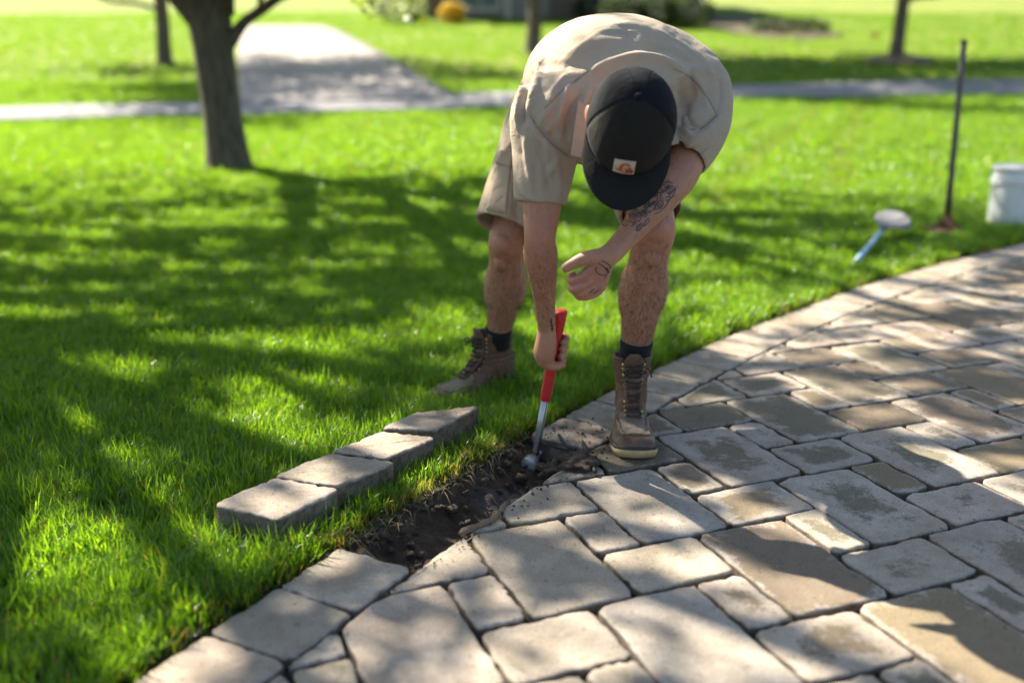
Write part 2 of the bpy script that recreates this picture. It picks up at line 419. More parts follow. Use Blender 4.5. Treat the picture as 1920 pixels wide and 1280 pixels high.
# ------------------------------------------------------------------ the dug trench
ss = np.arange(T0-0.02, T1+0.02, 0.005); rq = np.arange(-0.05, 0.285, 0.005)
S_, Q_ = np.meshgrid(ss, rq, indexing='ij')
lip = 0.178+0.016*fbm(S_*14, S_*0+3, 11, 3)
wall = smooth(0, 1, (Q_-lip)/0.05+0.5)
zb = -0.088+0.020*fbm(S_*16, Q_*16, 21, 4)+0.010*fbm(S_*60, Q_*60, 22, 2)
zb = zb+0.05*np.exp(-((S_-(T0+0.02))/0.05)**2)*smooth(0.0, 0.16, Q_)+0.035*smooth(T1-0.14, T1, S_)*smooth(0.12, -0.02, Q_)
zb = zb+0.03*smooth(0.09, 0.17, Q_)
Z = zb*(1-wall)+(-0.022)*wall+wall*(1-wall)*0.10*fbm(S_*45, Q_*45, 31, 3)
sand = smooth(0.02, 0.12, fbm(S_*7+2, Q_*9, 41, 3)+0.12*np.exp(-((Q_-0.04)/0.05)**2)-0.09)*(1-wall)*0.45*smooth(T0+0.1, T0+0.2, S_)*smooth(T1-0.1, T1-0.2, S_)
a_ = math.pi-S_/R0; ofs = 0.006*fbm(S_*50, Q_*50, 51, 2)*wall*(1-wall)*4
V = np.stack([CX+(R0+Q_+ofs)*np.cos(a_), CY+(R0+Q_+ofs)*np.sin(a_), Z], -1).reshape(-1, 3)
n1, n2 = S_.shape
F = [(i*n2+j, (i+1)*n2+j, (i+1)*n2+j+1, i*n2+j+1) for i in range(n1-1) for j in range(n2-1)]
trench = mesh_obj('trench', V, F, M_SOIL, attrs={'sand': sand.reshape(-1)}); tag(trench, kind='structure')
# ------------------------------------------------------------------ road, driveway
def drape(name, left, right, mat, lift=0.03, n=40, m=6, attrs=None):
    L = spline(left, n//(len(left)-1)); Rr = spline(right, n//(len(right)-1)); k = min(len(L), len(Rr))
    V = []; F = []
    for i in range(k):
        for j in range(m+1):
            p = L[i]+(Rr[i]-L[i])*j/m; V.append((p[0], p[1], float(terrain(p[0], p[1]))+lift))
    for i in range(k-1):
        for j in range(m): F.append((i*(m+1)+j, (i+1)*(m+1)+j, (i+1)*(m+1)+j+1, i*(m+1)+j+1)[::-1])
    # skirt so that the sheet has a thickness
    o = mesh_obj(name, V, F, mat); md = o.modifiers.new('thickness', 'SOLIDIFY'); md.thickness = 0.08; md.offset = -1 if True else 1
    return o
def mat_road(name, c):
    k = NT(name); co = k.coord(); a = k.noise(co, 1.2, 4); b = k.noise(co, 120, 3)
    k.base(k.mix(0.5, k.mix(a, tuple(x*0.85 for x in c), tuple(x*1.12 for x in c)), k.ramp(b, [(0.3, (0.35, 0.35, 0.35)), (0.7, (0.65, 0.65, 0.65))]), 'OVERLAY'))
    k.set(Roughness=0.9); k.bump(b, 0.5, 0.01); return k.m
M_ROAD = mat_road('road_asphalt', (0.20, 0.195, 0.20)); M_DRIVE = mat_road('driveway_asphalt', (0.29, 0.255, 0.235))
gp = lambda *q: [on_ground(*p)[:2] for p in q]
nearE = gp((-260, 240), (0, 231), (330, 221), (700, 211), (1000, 204), (1400, 185), (1920, 177), (2300, 172))
farE = gp((-260, 210), (0, 205), (330, 197), (700, 183), (1000, 176), (1400, 163), (1920, 152), (2300, 146))
road = drape('road', farE, nearE, M_ROAD, 0.03, 70); tag(road, kind='structure')
dl = gp((452, 198), (448, 150), (447, 100), (456, 70), (470, 51)); dr_ = gp((868, 187), (790, 150), (712, 100), (655, 70), (608, 51))
drive = drape('driveway', dl, dr_, M_DRIVE, 0.045, 60, 10); tag(drive, kind='structure')

# ------------------------------------------------------------------ grass blades (one object, instanced tufts)
TRACKS = [[at_z(*p) for p in q] for q in ([(1552, 205), (1510, 245), (1440, 285), (1375, 335), (1330, 380)], [(1628, 205), (1600, 250), (1575, 300), (1560, 360)])]
def seg2(x, y, ln):
    best = np.full(len(x), 1e9)
    for a, b in zip(ln[:-1], ln[1:]):
        dx, dy = b.x-a.x, b.y-a.y; t = np.clip(((x-a.x)*dx+(y-a.y)*dy)/(dx*dx+dy*dy), 0, 1); best = np.minimum(best, np.hypot(x-a.x-t*dx, y-a.y-t*dy))
    return best
def make_grass():
    tv = []; tf = []; cid = []; hh = []; ti = []
    rs = np.random.default_rng(3)
    def blade(base, ln, wd, az, lean, curl, c, tint):
        d = np.array([math.cos(az), math.sin(az)]); sd_ = np.array([-d[1], d[0]]); o = len(tv)
        nseg = 4; p = np.array([base[0], base[1], -0.004]); an = lean
        for i in range(nseg+1):
            w_ = wd*(1.0, 0.95, 0.8, 0.5, 0.0)[i]/2
            if i < nseg:
                tv.append((p[0]-sd_[0]*w_, p[1]-sd_[1]*w_, p[2])); tv.append((p[0]+sd_[0]*w_, p[1]+sd_[1]*w_, p[2])); hh.extend([i/nseg]*2); ti.extend([tint]*2); cid.extend([c]*2)
            else:
                tv.append(tuple(p)); hh.append(1.0); ti.append(tint); cid.append(c)
            st = ln/nseg
            p = p+np.array([d[0]*math.sin(an), d[1]*math.sin(an), math.cos(an)])*st; an += curl/nseg
        for i in range(nseg-1): tf.append((o+2*i, o+2*i+1, o+2*i+3, o+2*i+2))
        tf.append((o+2*nseg-2, o+2*nseg-1, o+2*nseg))
    NK = 12
    for c in range(NK):                        # fine tufts (near) 0..7, broad tufts (far) 8..11
        fine = c < 8; nb = 22 if fine else 46; rad_ = 0.022 if fine else 0.09
        for b in range(nb):
            r = rad_*math.sqrt(rs.random()); a = rs.uniform(0, 6.283)
            blade((r*math.cos(a), r*math.sin(a)), rs.uniform(0.036, 0.074)*(1 if rs.random() > 0.12 else 1.25), rs.uniform(0.0019, 0.0038)*(1 if fine else 2.4),
                  rs.uniform(0, 6.283), abs(rs.normal(0.22, 0.2)), rs.uniform(0.1, 1.3), c, rs.random())
    nt_ = len(tv)
    pts = []; rot = []; scl = []; pk = []; rnd = []; dry = []
    def sow(n, xr, yr, fine, keep):
        x = rs.uniform(*xr, n); y = rs.uniform(*yr, n)
        k = keep(x, y); x, y = x[k], y[k]
        s, r = arc_coord(x, y)
        ok = (r > EDGE+0.012)
        dig = (s > T0-0.03) & (s < T1+0.02)
        ok &= ~(dig & (r < 0.205+0.02*vnoise(s*30, s*0, 3)))
        px, py, d = to_px(np.stack([x, y, y*0], 1)); ok &= (px > -800) & (px < 2900) & (d > 0.5)
        x, y, s, r, dig = x[ok], y[ok], s[ok], r[ok], dig[ok]
        thin = np.exp(-((r-EDGE)/0.035)**2)
        k = rs.random(len(x)) > 0.45*thin; x, y, s, r, dig, thin = x[k], y[k], s[k], r[k], dig[k], thin[k]
        # nothing grows through what lies on the lawn
        ok = np.ones(len(x), bool)
        for (qx, qy, ca, sa, hx, hy) in FOOT:
            lx = (x-qx)*ca+(y-qy)*sa; ly = -(x-qx)*sa+(y-qy)*ca
            ok &= ~((abs(lx) < hx) & (abs(ly) < hy))
        x, y, s, r, dig, thin = x[ok], y[ok], s[ok], r[ok], dig[ok], thin[ok]
        m = len(x); z = terrain(x, y)-0.010
        big = 1+0.25*fbm(x*2.2, y*2.2, 77, 2)+0.22*fbm(x*9, y*9, 78, 2)
        pts.extend(np.stack([x, y, z], 1).tolist())
        tl = 0.16+0.10*fbm(x*5, y*5, 12, 2); ta = 6.283*fbm(x*1.5, y*1.5, 15, 2)*1.2
        rot.extend(np.stack([tl*np.cos(ta)+rs.normal(0, 0.1, m), tl*np.sin(ta)+rs.normal(0, 0.1, m), rs.uniform(0, 6.283, m)], 1).tolist())
        sz = big*rs.uniform(0.8, 1.2, m)*(1-0.25*thin)
        tk = np.zeros(m)                       # faint wheel marks pressed into the lawn
        for ln in TRACKS: tk = np.maximum(tk, np.exp(-(seg2(x, y, ln)/0.13)**2))
        sz = sz*(1-0.35*tk)
        scl.extend((sz if fine else sz*1.0).tolist())
        pk.extend((rs.integers(0, 8, m) if fine else rs.integers(8, 12, m)).tolist())
        rnd.extend(rs.random(m).tolist())
        dr = 0.012+0.36*np.exp(-((r-EDGE)/0.032)**2)+0.25*(dig & (r < 0.24))
        dry.extend((dr+0.12*tk if fine else 0.02+0.12*tk).tolist())
    sow(78000, (-3.6, 3.2), (0.8, 4.2), True, lambda x, y: rs.random(len(x)) < 1.0)
    sow(70000, (-6.0, 7.5), (4.2, 8.0), True, lambda x, y: rs.random(len(x)) < np.clip(1.5-0.16*(y-1), 0.3, 1))
    sow(52000, (-11, 14), (7.0, 19.5), False, lambda x, y: (rs.random(len(x)) < np.clip(1.5-0.06*y, 0.3, 1)) & off_road(x, y))
    sow(32000, (-20, 24), (14, 42), False, lambda x, y: off_road(x, y))
    n = len(pts)
    me = bpy.data.meshes.new('grass_blades')
    me.from_pydata(tv+[tuple(p) for p in pts], [], tf)
    def at(name, typ, data):
        a = me.attributes.new(name, typ, 'POINT'); a.data.foreach_set('vector' if typ == 'FLOAT_VECTOR' else 'value', np.asarray(data).ravel())
    at('is_pt', 'BOOLEAN', [False]*nt_+[True]*n); at('cid', 'INT', cid+[0]*n); at('h', 'FLOAT', hh+[0.0]*n); at('tint', 'FLOAT', ti+[0.0]*n)
    at('rot', 'FLOAT_VECTOR', np.vstack([np.zeros((nt_, 3)), np.array(rot)])); at('scl', 'FLOAT', [1.0]*nt_+scl); at('pick', 'INT', [0]*nt_+[int(q) for q in pk])
    at('rnd', 'FLOAT', [0.0]*nt_+rnd); at('dry', 'FLOAT', [0.0]*nt_+dry)
    me.materials.append(M_BLADE)
    o = bpy.data.objects.new('lawn_grass', me); col.objects.link(o)
    g = bpy.data.node_groups.new('sow_tufts', 'GeometryNodeTree')
    g.interface.new_socket('Geometry', in_out='INPUT', socket_type='NodeSocketGeometry'); g.interface.new_socket('Geometry', in_out='OUTPUT', socket_type='NodeSocketGeometry')
    N = lambda t: g.nodes.new(t); L = g.links.new
    gi = N('NodeGroupInput'); go = N('NodeGroupOutput')
    def na(name, typ):
        q = N('GeometryNodeInputNamedAttribute'); q.data_type = typ; q.inputs['Name'].default_value = name; return q.outputs['Attribute']
    sep = N('GeometryNodeSeparateGeometry'); sep.domain = 'POINT'; L(gi.outputs[0], sep.inputs[0]); L(na('is_pt', 'BOOLEAN'), sep.inputs['Selection'])
    mp = N('GeometryNodeMeshToPoints'); L(sep.outputs['Selection'], mp.inputs['Mesh'])
    sp = N('GeometryNodeSplitToInstances'); sp.domain = 'POINT'; L(sep.outputs['Inverted'], sp.inputs[0]); L(na('cid', 'INT'), sp.inputs['Group ID'])
    ip = N('GeometryNodeInstanceOnPoints'); L(mp.outputs[0], ip.inputs['Points']); L(sp.outputs[0], ip.inputs['Instance'])
    ip.inputs['Pick Instance'].default_value = True; L(na('pick', 'INT'), ip.inputs['Instance Index']); L(na('rot', 'FLOAT_VECTOR'), ip.inputs['Rotation']); L(na('scl', 'FLOAT'), ip.inputs['Scale'])
    L(ip.outputs[0], go.inputs[0])
    md = o.modifiers.new('sow', 'NODES'); md.node_group = g
    tag(o, 'dense green lawn grass around the paving', 'grass', kind='stuff')
    return o
_ne = np.array([list(p) for p in nearE]); _fe = np.array([list(p) for p in farE])
_dl = spline(dl, 8); _dr = spline(dr_, 8)
def off_road(x, y):
    a = np.interp(x, _ne[:, 0], _ne[:, 1]); b = np.interp(x, _fe[:, 0], _fe[:, 1])
    on = (y > a-0.1) & (y < b+0.1)
    xl = np.interp(y, _dl[:, 1], _dl[:, 0]); xr = np.interp(y, _dr[:, 1], _dr[:, 0])
    on |= (x > xl-0.1) & (x < xr+0.1) & (y > _dl[0, 1]-1) & (y < _dl[-1, 1]+0.2)
    return ~on
FOOT = []                                   # footprints (x, y, cos, sin, half-length, half-width) filled by the things on the lawn

# ------------------------------------------------------------------ trees
def shadow_xy(p):                           # where a point's shadow falls on the ground
    t = p[..., 2]/SUN.z
    return p[..., 0]-SUN.x*t, p[..., 1]-SUN.y*t
def in_light(P):
    """gaps in the crowns: True where a leaf would shade one of the sunlit patches"""
    x, y = shadow_xy(P); hit = np.zeros(len(x), bool)
    for (cx, cy, rx, ry, an) in GAPS:
        c, s = math.cos(an), math.sin(an)
        u = (x-cx)*c+(y-cy)*s; v = -(x-cx)*s+(y-cy)*c
        hit |= (u/rx)**2+(v/ry)**2 < 1
    return hit
def leaves(name, C, size, mat, parent, rs, droop=0.5):
    """folded two-triangle-pair leaves at the points C"""
    n = len(C); az = rs.uniform(0, 6.283, n); ti = rs.normal(0.5, 0.45, n)
    d = np.stack([np.cos(az)*np.cos(ti), np.sin(az)*np.cos(ti), -np.sin(ti)], 1)
    s = np.stack([-np.sin(az), np.cos(az), rs.normal(0, 0.35, n)], 1); s /= np.linalg.norm(s, axis=1)[:, None]
    u = np.cross(d, s); L = (size*rs.uniform(0.7, 1.25, n))[:, None]
    a = C; b = C+d*L*0.45+s*L*0.46+u*L*0.08; c = C+d*L; e = C+d*L*0.45-s*L*0.46+u*L*0.08
    V = np.stack([a, b, c, e], 1).reshape(-1, 3)
    F = np.arange(4*n).reshape(n, 4)
    me = bpy.data.meshes.new(name); me.vertices.add(4*n); me.vertices.foreach_set('co', V.ravel())
    me.loops.add(4*n); me.loops.foreach_set('vertex_index', F.ravel()); me.polygons.add(n)
    me.polygons.foreach_set('loop_start', np.arange(0, 4*n, 4)); me.update(calc_edges=True)
    me.materials.append(mat)
    o = bpy.data.objects.new(name, me); col.objects.link(o); o.parent = parent
    return o
def tree(loc, limbs, trunk, nleaf, seed, label, r_cl=(0.35, 0.75), leaf=0.085, group=None, light=True, twigs=5):
    """trunk: list of (pt, radius); limbs: list of lists of (pt, radius); leaves gather in clumps along the limbs' ends"""
    rs = np.random.default_rng(seed)
    t = empty('maple_tree', loc); tag(t, label, 'tree', group)
    mb = MB()
    P = spline([(*p, r) for p, r in trunk], 6); mb.tube(P[:, :3].tolist(), P[:, 3].tolist(), 14)
    mb.build('trunk', M_BARK, t)
    cl = []
    def blocks(q):
        return light and any(((x_-a)/(b+.06))**2+((y_-c_)/(d_+.06))**2 < 1 for (a, c_, b, d_, _) in PGAPS for x_, y_ in [shadow_xy(np.array(q, float)+np.array(loc))])
    for lm in limbs:
        mb = MB(); P = spline([(*p, r) for p, r in lm], 5)
        if any(blocks(q[:3]) for q in P): continue
        mb.tube(P[:, :3].tolist(), P[:, 3].tolist(), 8)
        k0 = len(P)//3
        for k in range(k0, len(P)):
            q = P[k, :3]
            for _ in range(twigs if k < len(P)-1 else twigs*2):
                if rs.random() < 0.45:
                    d = rs.normal(0, 1, 3); d[2] = d[2]*0.45+0.12; d /= np.linalg.norm(d); ln = rs.uniform(0.5, 1.6)
                    e = q+d*ln; mid = (q+e)/2+rs.normal(0, 0.08, 3)
                    ex_, ey_, ed_ = to_px(e+np.array(loc))
                    if ed_ > .3 and -60 < ex_ < 1980 and ey_ > -15: continue
                    if blocks(mid) or blocks(e) or blocks((q+mid)/2) or blocks((mid+e)/2): continue
                    mb.tube([q, mid, e], [max(0.008, P[k, 3]*0.4), 0.009, 0.004], 4)
                    for f in (0.45, 0.75, 1.0): cl.append(q+(e-q)*f+rs.normal(0, 0.08, 3))
        mb.build('branch', M_BARK, t)
    cl = np.array(cl); ci = rs.integers(0, len(cl), nleaf)
    C = cl[ci]+rs.normal(0, 1, (nleaf, 3))*rs.uniform(*r_cl, len(cl))[ci][:, None]*np.array([0.5, 0.5, 0.36])
    W = C+np.array(loc)
    k = np.ones(len(C), bool)
    if light: k &= ~(in_light(W) & (rs.random(len(C)) < 0.985))
    px, py, d = to_px(W); inside = (d > 0.3) & (px > -60) & (px < 1980) & (py > -25)      # no low leaves where the view is open
    k &= ~inside
    leaves('crown', C[k], leaf, M_LEAF, t, rs)
    return t
def limb_fan(base, n, h, R, seed, r0=0.07, z0=None):
    rs = np.random.default_rng(seed); out = []
    for i in range(n):
        a = 6.283*i/n+rs.uniform(-0.35, 0.35); e = rs.uniform(0.25, 1.0); rr_ = R*math.sqrt(rs.uniform(0.35, 1.0))
        b = np.array(base)+np.array([0, 0, rs.uniform(-0.2, 0.7)*h*0.22])
        tip = np.array([base[0]+rr_*math.cos(a), base[1]+rr_*math.sin(a), base[2]+h*e])
        m = b+(tip-b)*0.5+np.array([0, 0, 0.18*h*(1-e)+0.2])
        out.append([(tuple(b), r0), (tuple(m), r0*0.55), (tuple(tip), r0*0.16)])
    return out
GAPS = []; PGAPS = []
def px_gap(px, py, rx, ry, an=0.0, z=0.0):
    p = at_z(px, py, z); GAPS.append((p.x+0, p.y, rx, ry, an))
# sunlit patches (pixel centre on the ground, half-sizes in metres, turn)
for q in [(400, 1235, .11, .08, .9), (610, 1075, .085, .05, .6), (430, 1195, .06, .04, .9), (930, 1010, .10, .075, .5), (850, 1060, .05, .05, 0), (1040, 1215, .15, .10, .4),
          (1215, 1060, .13, .03, .15), (1340, 1195, .11, .05, -.7), (1375, 1115, .06, .05, 0), (1470, 1250, .12, .05, 0), (1190, 915, .05, .03, -.4), (1535, 1085, .09, .022, -.35),
          (1560, 1030, .045, .03, 0), (1690, 1190, .22, .045, -.62), (1640, 893, .05, .03, 0), (1300, 705, .10, .04, 0), (1345, 745, .10, .05, .3), (1480, 705, .14, .05, 0), (1570, 712, .08, .05, 0),
          (1690, 725, .16, .05, .0), (1450, 612, .30, .10, .5), (1550, 570, .35, .12, .6), (1640, 640, .4, .08, .2), (1740, 690, .3, .06, 0), (1800, 560, .5, .15, .4), (1700, 520, .4, .2, .6),
          (1620, 800, .12, .04, .2), (1790, 620, .3, .08, .2), (1880, 660, .3, .07, 0), (1740, 850, .15, .05, 0), (300, 1030, .15, .10, .5), (60, 1040, .16, .14, 0), (180, 1140, .10, .10, 0), (140, 800, .10, .08, 0),
          (100, 700, .30, .18, .1), (60, 600, .5, .15, 0), (330, 690, .12, .08, 0), (420, 640, .20, .10, .2), (700, 640, .36, .12, .1), (650, 700, .2, .08, 0), (860, 600, .16, .15, 0), (520, 790, .10, .05, 0),
          (250, 860, .10, .06, 0), (560, 580, .3, .07, 0), (300, 540, .5, .06, 0), (150, 480, .4, .10, 0), (560, 500, .5, .08, .1), (800, 470, .4, .1, 0), (820, 385, .5, .12, -.2), (1130, 600, .20, .3, 0), (1090, 450, .3, .4, 0),
          (1420, 500, .4, .2, 0), (1340, 560, .25, .15, .3), (1480, 480, .3, .15, 0), (1700, 350, 1.2, .5, 0), (1500, 330, 1.2, .6, 0), (1850, 300, 1.5, .8, 0), (1350, 420, .4, .12, 0), (1650, 440, .4, .12, 0), (1450, 395, .6, .10, 0),
          (200, 285, 3.5, 1.6, 0), (700, 270, 2.8, 1.2, 0), (1600, 250, 4, 2, 0), (640, 380, .4, .10, 0), (330, 420, .5, .08, 0), (60, 420, .5, .10, 0)]:
    on_stone = arc_coord(*at_z(q[0], q[1])[:2])[1] < .1
    k_ = 1.2 if on_stone and q[1] > 950 else (1.0 if on_stone else 1.35); px_gap(q[0], q[1], q[2]*k_, q[3]*k_, q[4])
_x, _y = shadow_xy(np.array(at_y(735, 15, 7.9))); GAPS.append((float(_x), float(_y), .5, .3, 0.0))
_rg = np.random.default_rng(17)
for _i in range(300):                           # random small openings added to the crowns to dapple the lawn with sun
    _r = _rg.uniform(.04, .13); GAPS.append((_rg.uniform(-4.2, 2.2), _rg.uniform(2.0, 8.2), _r*_rg.uniform(1.2, 2.2), _r, -.77+_rg.normal(0, .3)))
def pt_gap(P, rx, ry=None, an=0.0):
    x, y = shadow_xy(np.array(P, float)); GAPS.append((float(x), float(y), rx, ry or rx, an))
    if rx > .115: PGAPS.append(GAPS[-1])
for px, py, Y, r in [(1060, 130, 2.50, .20), (1010, 200, 2.42, .18), (1090, 60, 2.62, .20), (1000, 260, 2.3, .12), (1180, 60, 2.6, .14), (1270, 110, 2.5, .09), (1340, 170, 2.5, .05)]: pt_gap(at_y(px, py, Y), r)
for px, py, r in [(510, 935, .11), (640, 875, .085), (770, 828, .07)]: pt_gap(at_z(px, py, .08), r, r*.7, .8)

# ------------------------------------------------------------------ trees
TX, TY = -2.43, 8.62; tz = float(terrain(TX, TY))
tree((TX, TY, tz-0.03), 
     [[((-0.10, 0, 1.25), .14), ((-0.45, -0.1, 1.75), .12), ((-1.1, -.3, 2.9), .08), ((-1.9, -.8, 4.2), .03)],
      [((0.0, 0, .98), .07), ((0.11, 0, 1.10), .058), ((0.23, 0, 1.24), .046), ((0.42, -.02, 1.36), .042), ((0.8, -.15, 1.62), .038), ((1.3, -.4, 2.2), .032), ((2.6, -.9, 2.9), .015)],
      [((0.0, 0, 1.3), .15), ((0.1, 0.1, 2.4), .11), ((0.5, 0.2, 3.8), .07), ((0.9, 0.6, 5.6), .02)],
      [((0.0, 0, 2.0), .09), ((-0.4, -1.0, 3.2), .06), ((-0.8, -2.4, 4.3), .02)], [((0.05, 0, 2.2), .09), ((0.9, -1.0, 3.4), .06), ((1.8, -2.2, 4.4), .02)],
      [((0.3, 0.1, 3.0), .07), ((1.6, 0.6, 4.2), .04), ((2.8, 0.9, 5.0), .015)], [((0.2, 0.1, 3.0), .07), ((-1.2, 0.8, 4.6), .04), ((-2.2, 1.2, 5.6), .015)],
      [((0.3, 0, 3.4), .06), ((0.3, -1.4, 5.0), .04), ((0.4, -2.6, 6.0), .015)], [((1.3, -.4, 2.2), .03), ((1.75, -0.75, 2.0), .016), ((1.98, -0.9, 1.62), .007)]],
     [((0, 0, -0.05), .235), ((0.0, 0, 0.12), .19), ((-0.02, 0, 0.5), .158), ((-0.05, 0, 1.0), .165), ((-0.06, 0, 1.35), .175), ((0.0, 0, 1.9), .12), ((0.1, 0.05, 2.6), .10), ((0.3, 0.1, 3.6), .06)],
     21000, 4, 'thick grey-brown maple trunk forking low, rooted in the near lawn', r_cl=(0.35, 0.8))
# spray of young leaves hanging from the near maple
rs_ = np.random.default_rng(12); C = []
mbt = MB(); spray = bpy.data.objects['maple_tree']
for a, b, ln in [((640, -60), (688, 14), 5), ((690, -50), (700, 22), 4), ((740, -60), (780, 30), 5), ((760, -40), (795, 45), 3)]:
    p = at_y(*a, 7.9)-Vector(spray.location); q = at_y(*b, 7.9)-Vector(spray.location)
    mbt.tube([Vector((1.98, -0.9, 1.62)), (Vector((1.98, -0.9, 1.62))+p)/2+Vector((0, 0, .06)), p, q], [.006, .005, .004, .002], 4)
    for k in range(ln*2):
        f = rs_.uniform(0.4, 1.0); C.append(np.array(p+(q-p)*f)+rs_.normal(0, .03, 3))
mbt.build('twig', M_BARK, spray)
leaves('leaf_spray', np.array(C), 0.085, M_LEAF, spray, rs_)['kind'] = 'stuff'
# trees standing outside the view to the left: their crowns throw the dappled shade
for (x, y, s, n, lab) in [(-4.0, 5.4, 21, 26000, 'leafy maple beside the patio whose crown shades the paving'), (-6.6, 8.2, 22, 15000, 'leafy maple on the lawn between the patio maple and the road')]:
    z = float(terrain(x, y))
    tree((x, y, z-.03), limb_fan((0, 0, 2.5), 16, 4.4, 3.5, s), [((0, 0, 0), .2), ((0, 0, .3), .15), ((0.05, 0, 1.5), .13), ((0, 0, 2.8), .11), ((0, .05, 4.6), .06)], n, s, lab)
for (px, py, Y, s, rt, n, R, lab, lim) in [
    (310, 121, 20.5, 31, .16, 13000, 4.8, 'dark slim maple trunk on the bank beside the driveway', [[((0, 0, 1.15), .05), ((-.5, 0, 1.28), .045), ((-1.3, 0.1, 1.40), .03), ((-2.4, .1, 2.2), .012)]]),
    (1000, 101, 24.5, 32, .19, 24000, 4.8, 'dark maple trunk standing on the lawn before the house', []),
    (1680, 108, 24.0, 33, .16, 24000, 4.8, 'dark maple trunk on a mulch patch on the open hillside', [[((0, 0, 1.22), .07), ((.35, 0, 1.38), .06), ((1.1, 0, 1.5), .04), ((2.2, .1, 2.4), .012)]])]:
    b = on_ground(px, py); 
    tree((b.x, b.y, b.z-.03), lim+limb_fan((0, 0, 2.3), 11, 6.5, R, s), [((0, 0, 0), rt*1.35), ((0, 0, .25), rt*1.05), ((0.03, 0, 1.2), rt*.9), ((0, 0, 2.6), rt*.8), ((0.05, 0, 6.6), rt*.3)], n, s, lab, leaf=.17, r_cl=(.5, 1.0), light=False)
b = on_ground(1690, 112)
# tree standing outside the view to the right, shading the road bank
# ------------------------------------------------------------------ the person
def remesh(mb, voxel, smooth_it=6, sub=False):
    me = bpy.data.meshes.new('tmp'); me.from_pydata([tuple(v) for v in mb.v], [], mb.f); o = bpy.data.objects.new('tmp', me); col.objects.link(o)
    bm = bmesh.new(); bm.from_mesh(me); bmesh.ops.recalc_face_normals(bm, faces=bm.faces); bm.to_mesh(me); bm.free()
    r = o.modifiers.new('r', 'REMESH'); r.mode = 'VOXEL'; r.voxel_size = voxel
    s = o.modifiers.new('s', 'SMOOTH'); s.factor = 0.5; s.iterations = smooth_it
    dg = bpy.context.evaluated_depsgraph_get(); ev = o.evaluated_get(dg); m2 = ev.to_mesh()
    V = np.empty(len(m2.vertices)*3); m2.vertices.foreach_get('co', V); V = V.reshape(-1, 3)
    N = np.empty(len(m2.vertices)*3); m2.vertices.foreach_get('normal', N); N = N.reshape(-1, 3)
    F = [tuple(p.vertices) for p in m2.polygons]
    ev.to_mesh_clear(); bpy.data.objects.remove(o); bpy.data.meshes.remove(me)
    return V, F, N
def ell(mb, c, rx, ry, rz, rot=None, n=14):
    rings = []; c = Vector(c); R = rot if rot is not None else Matrix.Identity(3)
    for i in range(1, n):
        t = math.pi*i/n
        rings.append([c+R @ Vector((rx*math.sin(t)*math.cos(q), ry*math.sin(t)*math.sin(q), rz*math.cos(t))) for q in [2*math.pi*k/18 for k in range(18)]])
    mb.loft(rings)
def chain(mb, pts, n=16, sub=6, flat=None):          # pts: (point, radius)
    P = spline([(*p, r) for p, r in pts], sub); mb.tube(P[:, :3].tolist(), P[:, 3].tolist(), n, flat=flat)
def bvh_of(V, F): return BVHTree.FromPolygons([Vector(v) for v in V], F)
def cast(bvh, px, py):
    d = Vector(ray(px, py)).normalized(); h = bvh.ray_cast(Vector((0, 0, CAMH)), d)
    return (h[0], h[1]) if h[0] is not None else (None, None)
def seg_dist(V, line):
    L = np.array([list(p) for p in line]); best = np.full(len(V), 1e9)
    for a, b in zip(L[:-1], L[1:]):
        ab = b-a; t = np.clip(((V-a)@ab)/max(ab@ab, 1e-12), 0, 1); best = np.minimum(best, np.linalg.norm(V-a-t[:, None]*ab, axis=1))
    return best
def fold(V, N, bvh, pxs, width, height, taper=True):
    line = [cast(bvh, *p)[0] for p in spline(pxs, 4)]; line = [p for p in line if p is not None]
    if len(line) < 2: return V
    d = seg_dist(V, line); w_ = np.exp(-(d/width)**2)
    if taper:
        L = np.array([list(p) for p in line]); e = np.minimum(np.linalg.norm(V-L[0], axis=1), np.linalg.norm(V-L[-1], axis=1))
        w_ = w_*np.clip(0.25+e/(3*width), 0, 1)
    return V+N*(height*w_)[:, None]
def ribbon(bvh, pxs, width, lift, mb, sub=5, closed=False):
    """a flat strip lying on a surface along a traced line"""
    pts = spline(list(pxs)+([pxs[0]] if closed else []), sub); L = []
    for p in pts:
        h, n = cast(bvh, *p)
        if h is not None: L.append((h+n*lift, n))
    if len(L) < 2: return
    vs = []; fs = []
    for i, (p, n) in enumerate(L):
        t = (L[min(i+1, len(L)-1)][0]-L[max(i-1, 0)][0]).normalized(); s = n.cross(t).normalized()*width*0.5*(1 if 0 < i < len(L)-1 or closed else 0.35)
        vs += [p-s, p+s]
        if i: fs.append((2*i-2, 2*i-1, 2*i+1, 2*i))
    mb.add(vs, fs)
def patch(bvh, quad, thick, nu=12, nv=12):
    """a thin sewn-on panel lying on a surface; quad in pixels, clockwise from top left"""
    q = [np.array(p, float) for p in quad]; mb = MB(); top = []
    for i in range(nu+1):
        for j in range(nv+1):
            u, v = i/nu, j/nv; p = (q[0]*(1-u)+q[1]*u)*(1-v)+(q[3]*(1-u)+q[2]*u)*v
            h, n = cast(bvh, *p)
            if h is None: return None
            top.append((h, n))
    vs = [h+n*(thick if 0 < i < nu and 0 < j < nv else thick*0.55) for (h, n), (i, j) in zip(top, [(i, j) for i in range(nu+1) for j in range(nv+1)])]
    vs += [h-n*0.002 for h, n in top]; m = nv+1; o = len(top); fs = []
    for i in range(nu):
        for j in range(nv): fs.append((i*m+j, i*m+j+1, (i+1)*m+j+1, (i+1)*m+j))
    rim = [i*m for i in range(nu+1)]+[nu*m+j for j in range(1, nv+1)]+[i*m+nv for i in range(nu-1, -1, -1)]+[j for j in range(nv-1, 0, -1)]
    for a, b in zip(rim, rim[1:]+rim[:1]): fs.append((a, b, b+o, a+o))
    mb.add(vs, fs); return mb
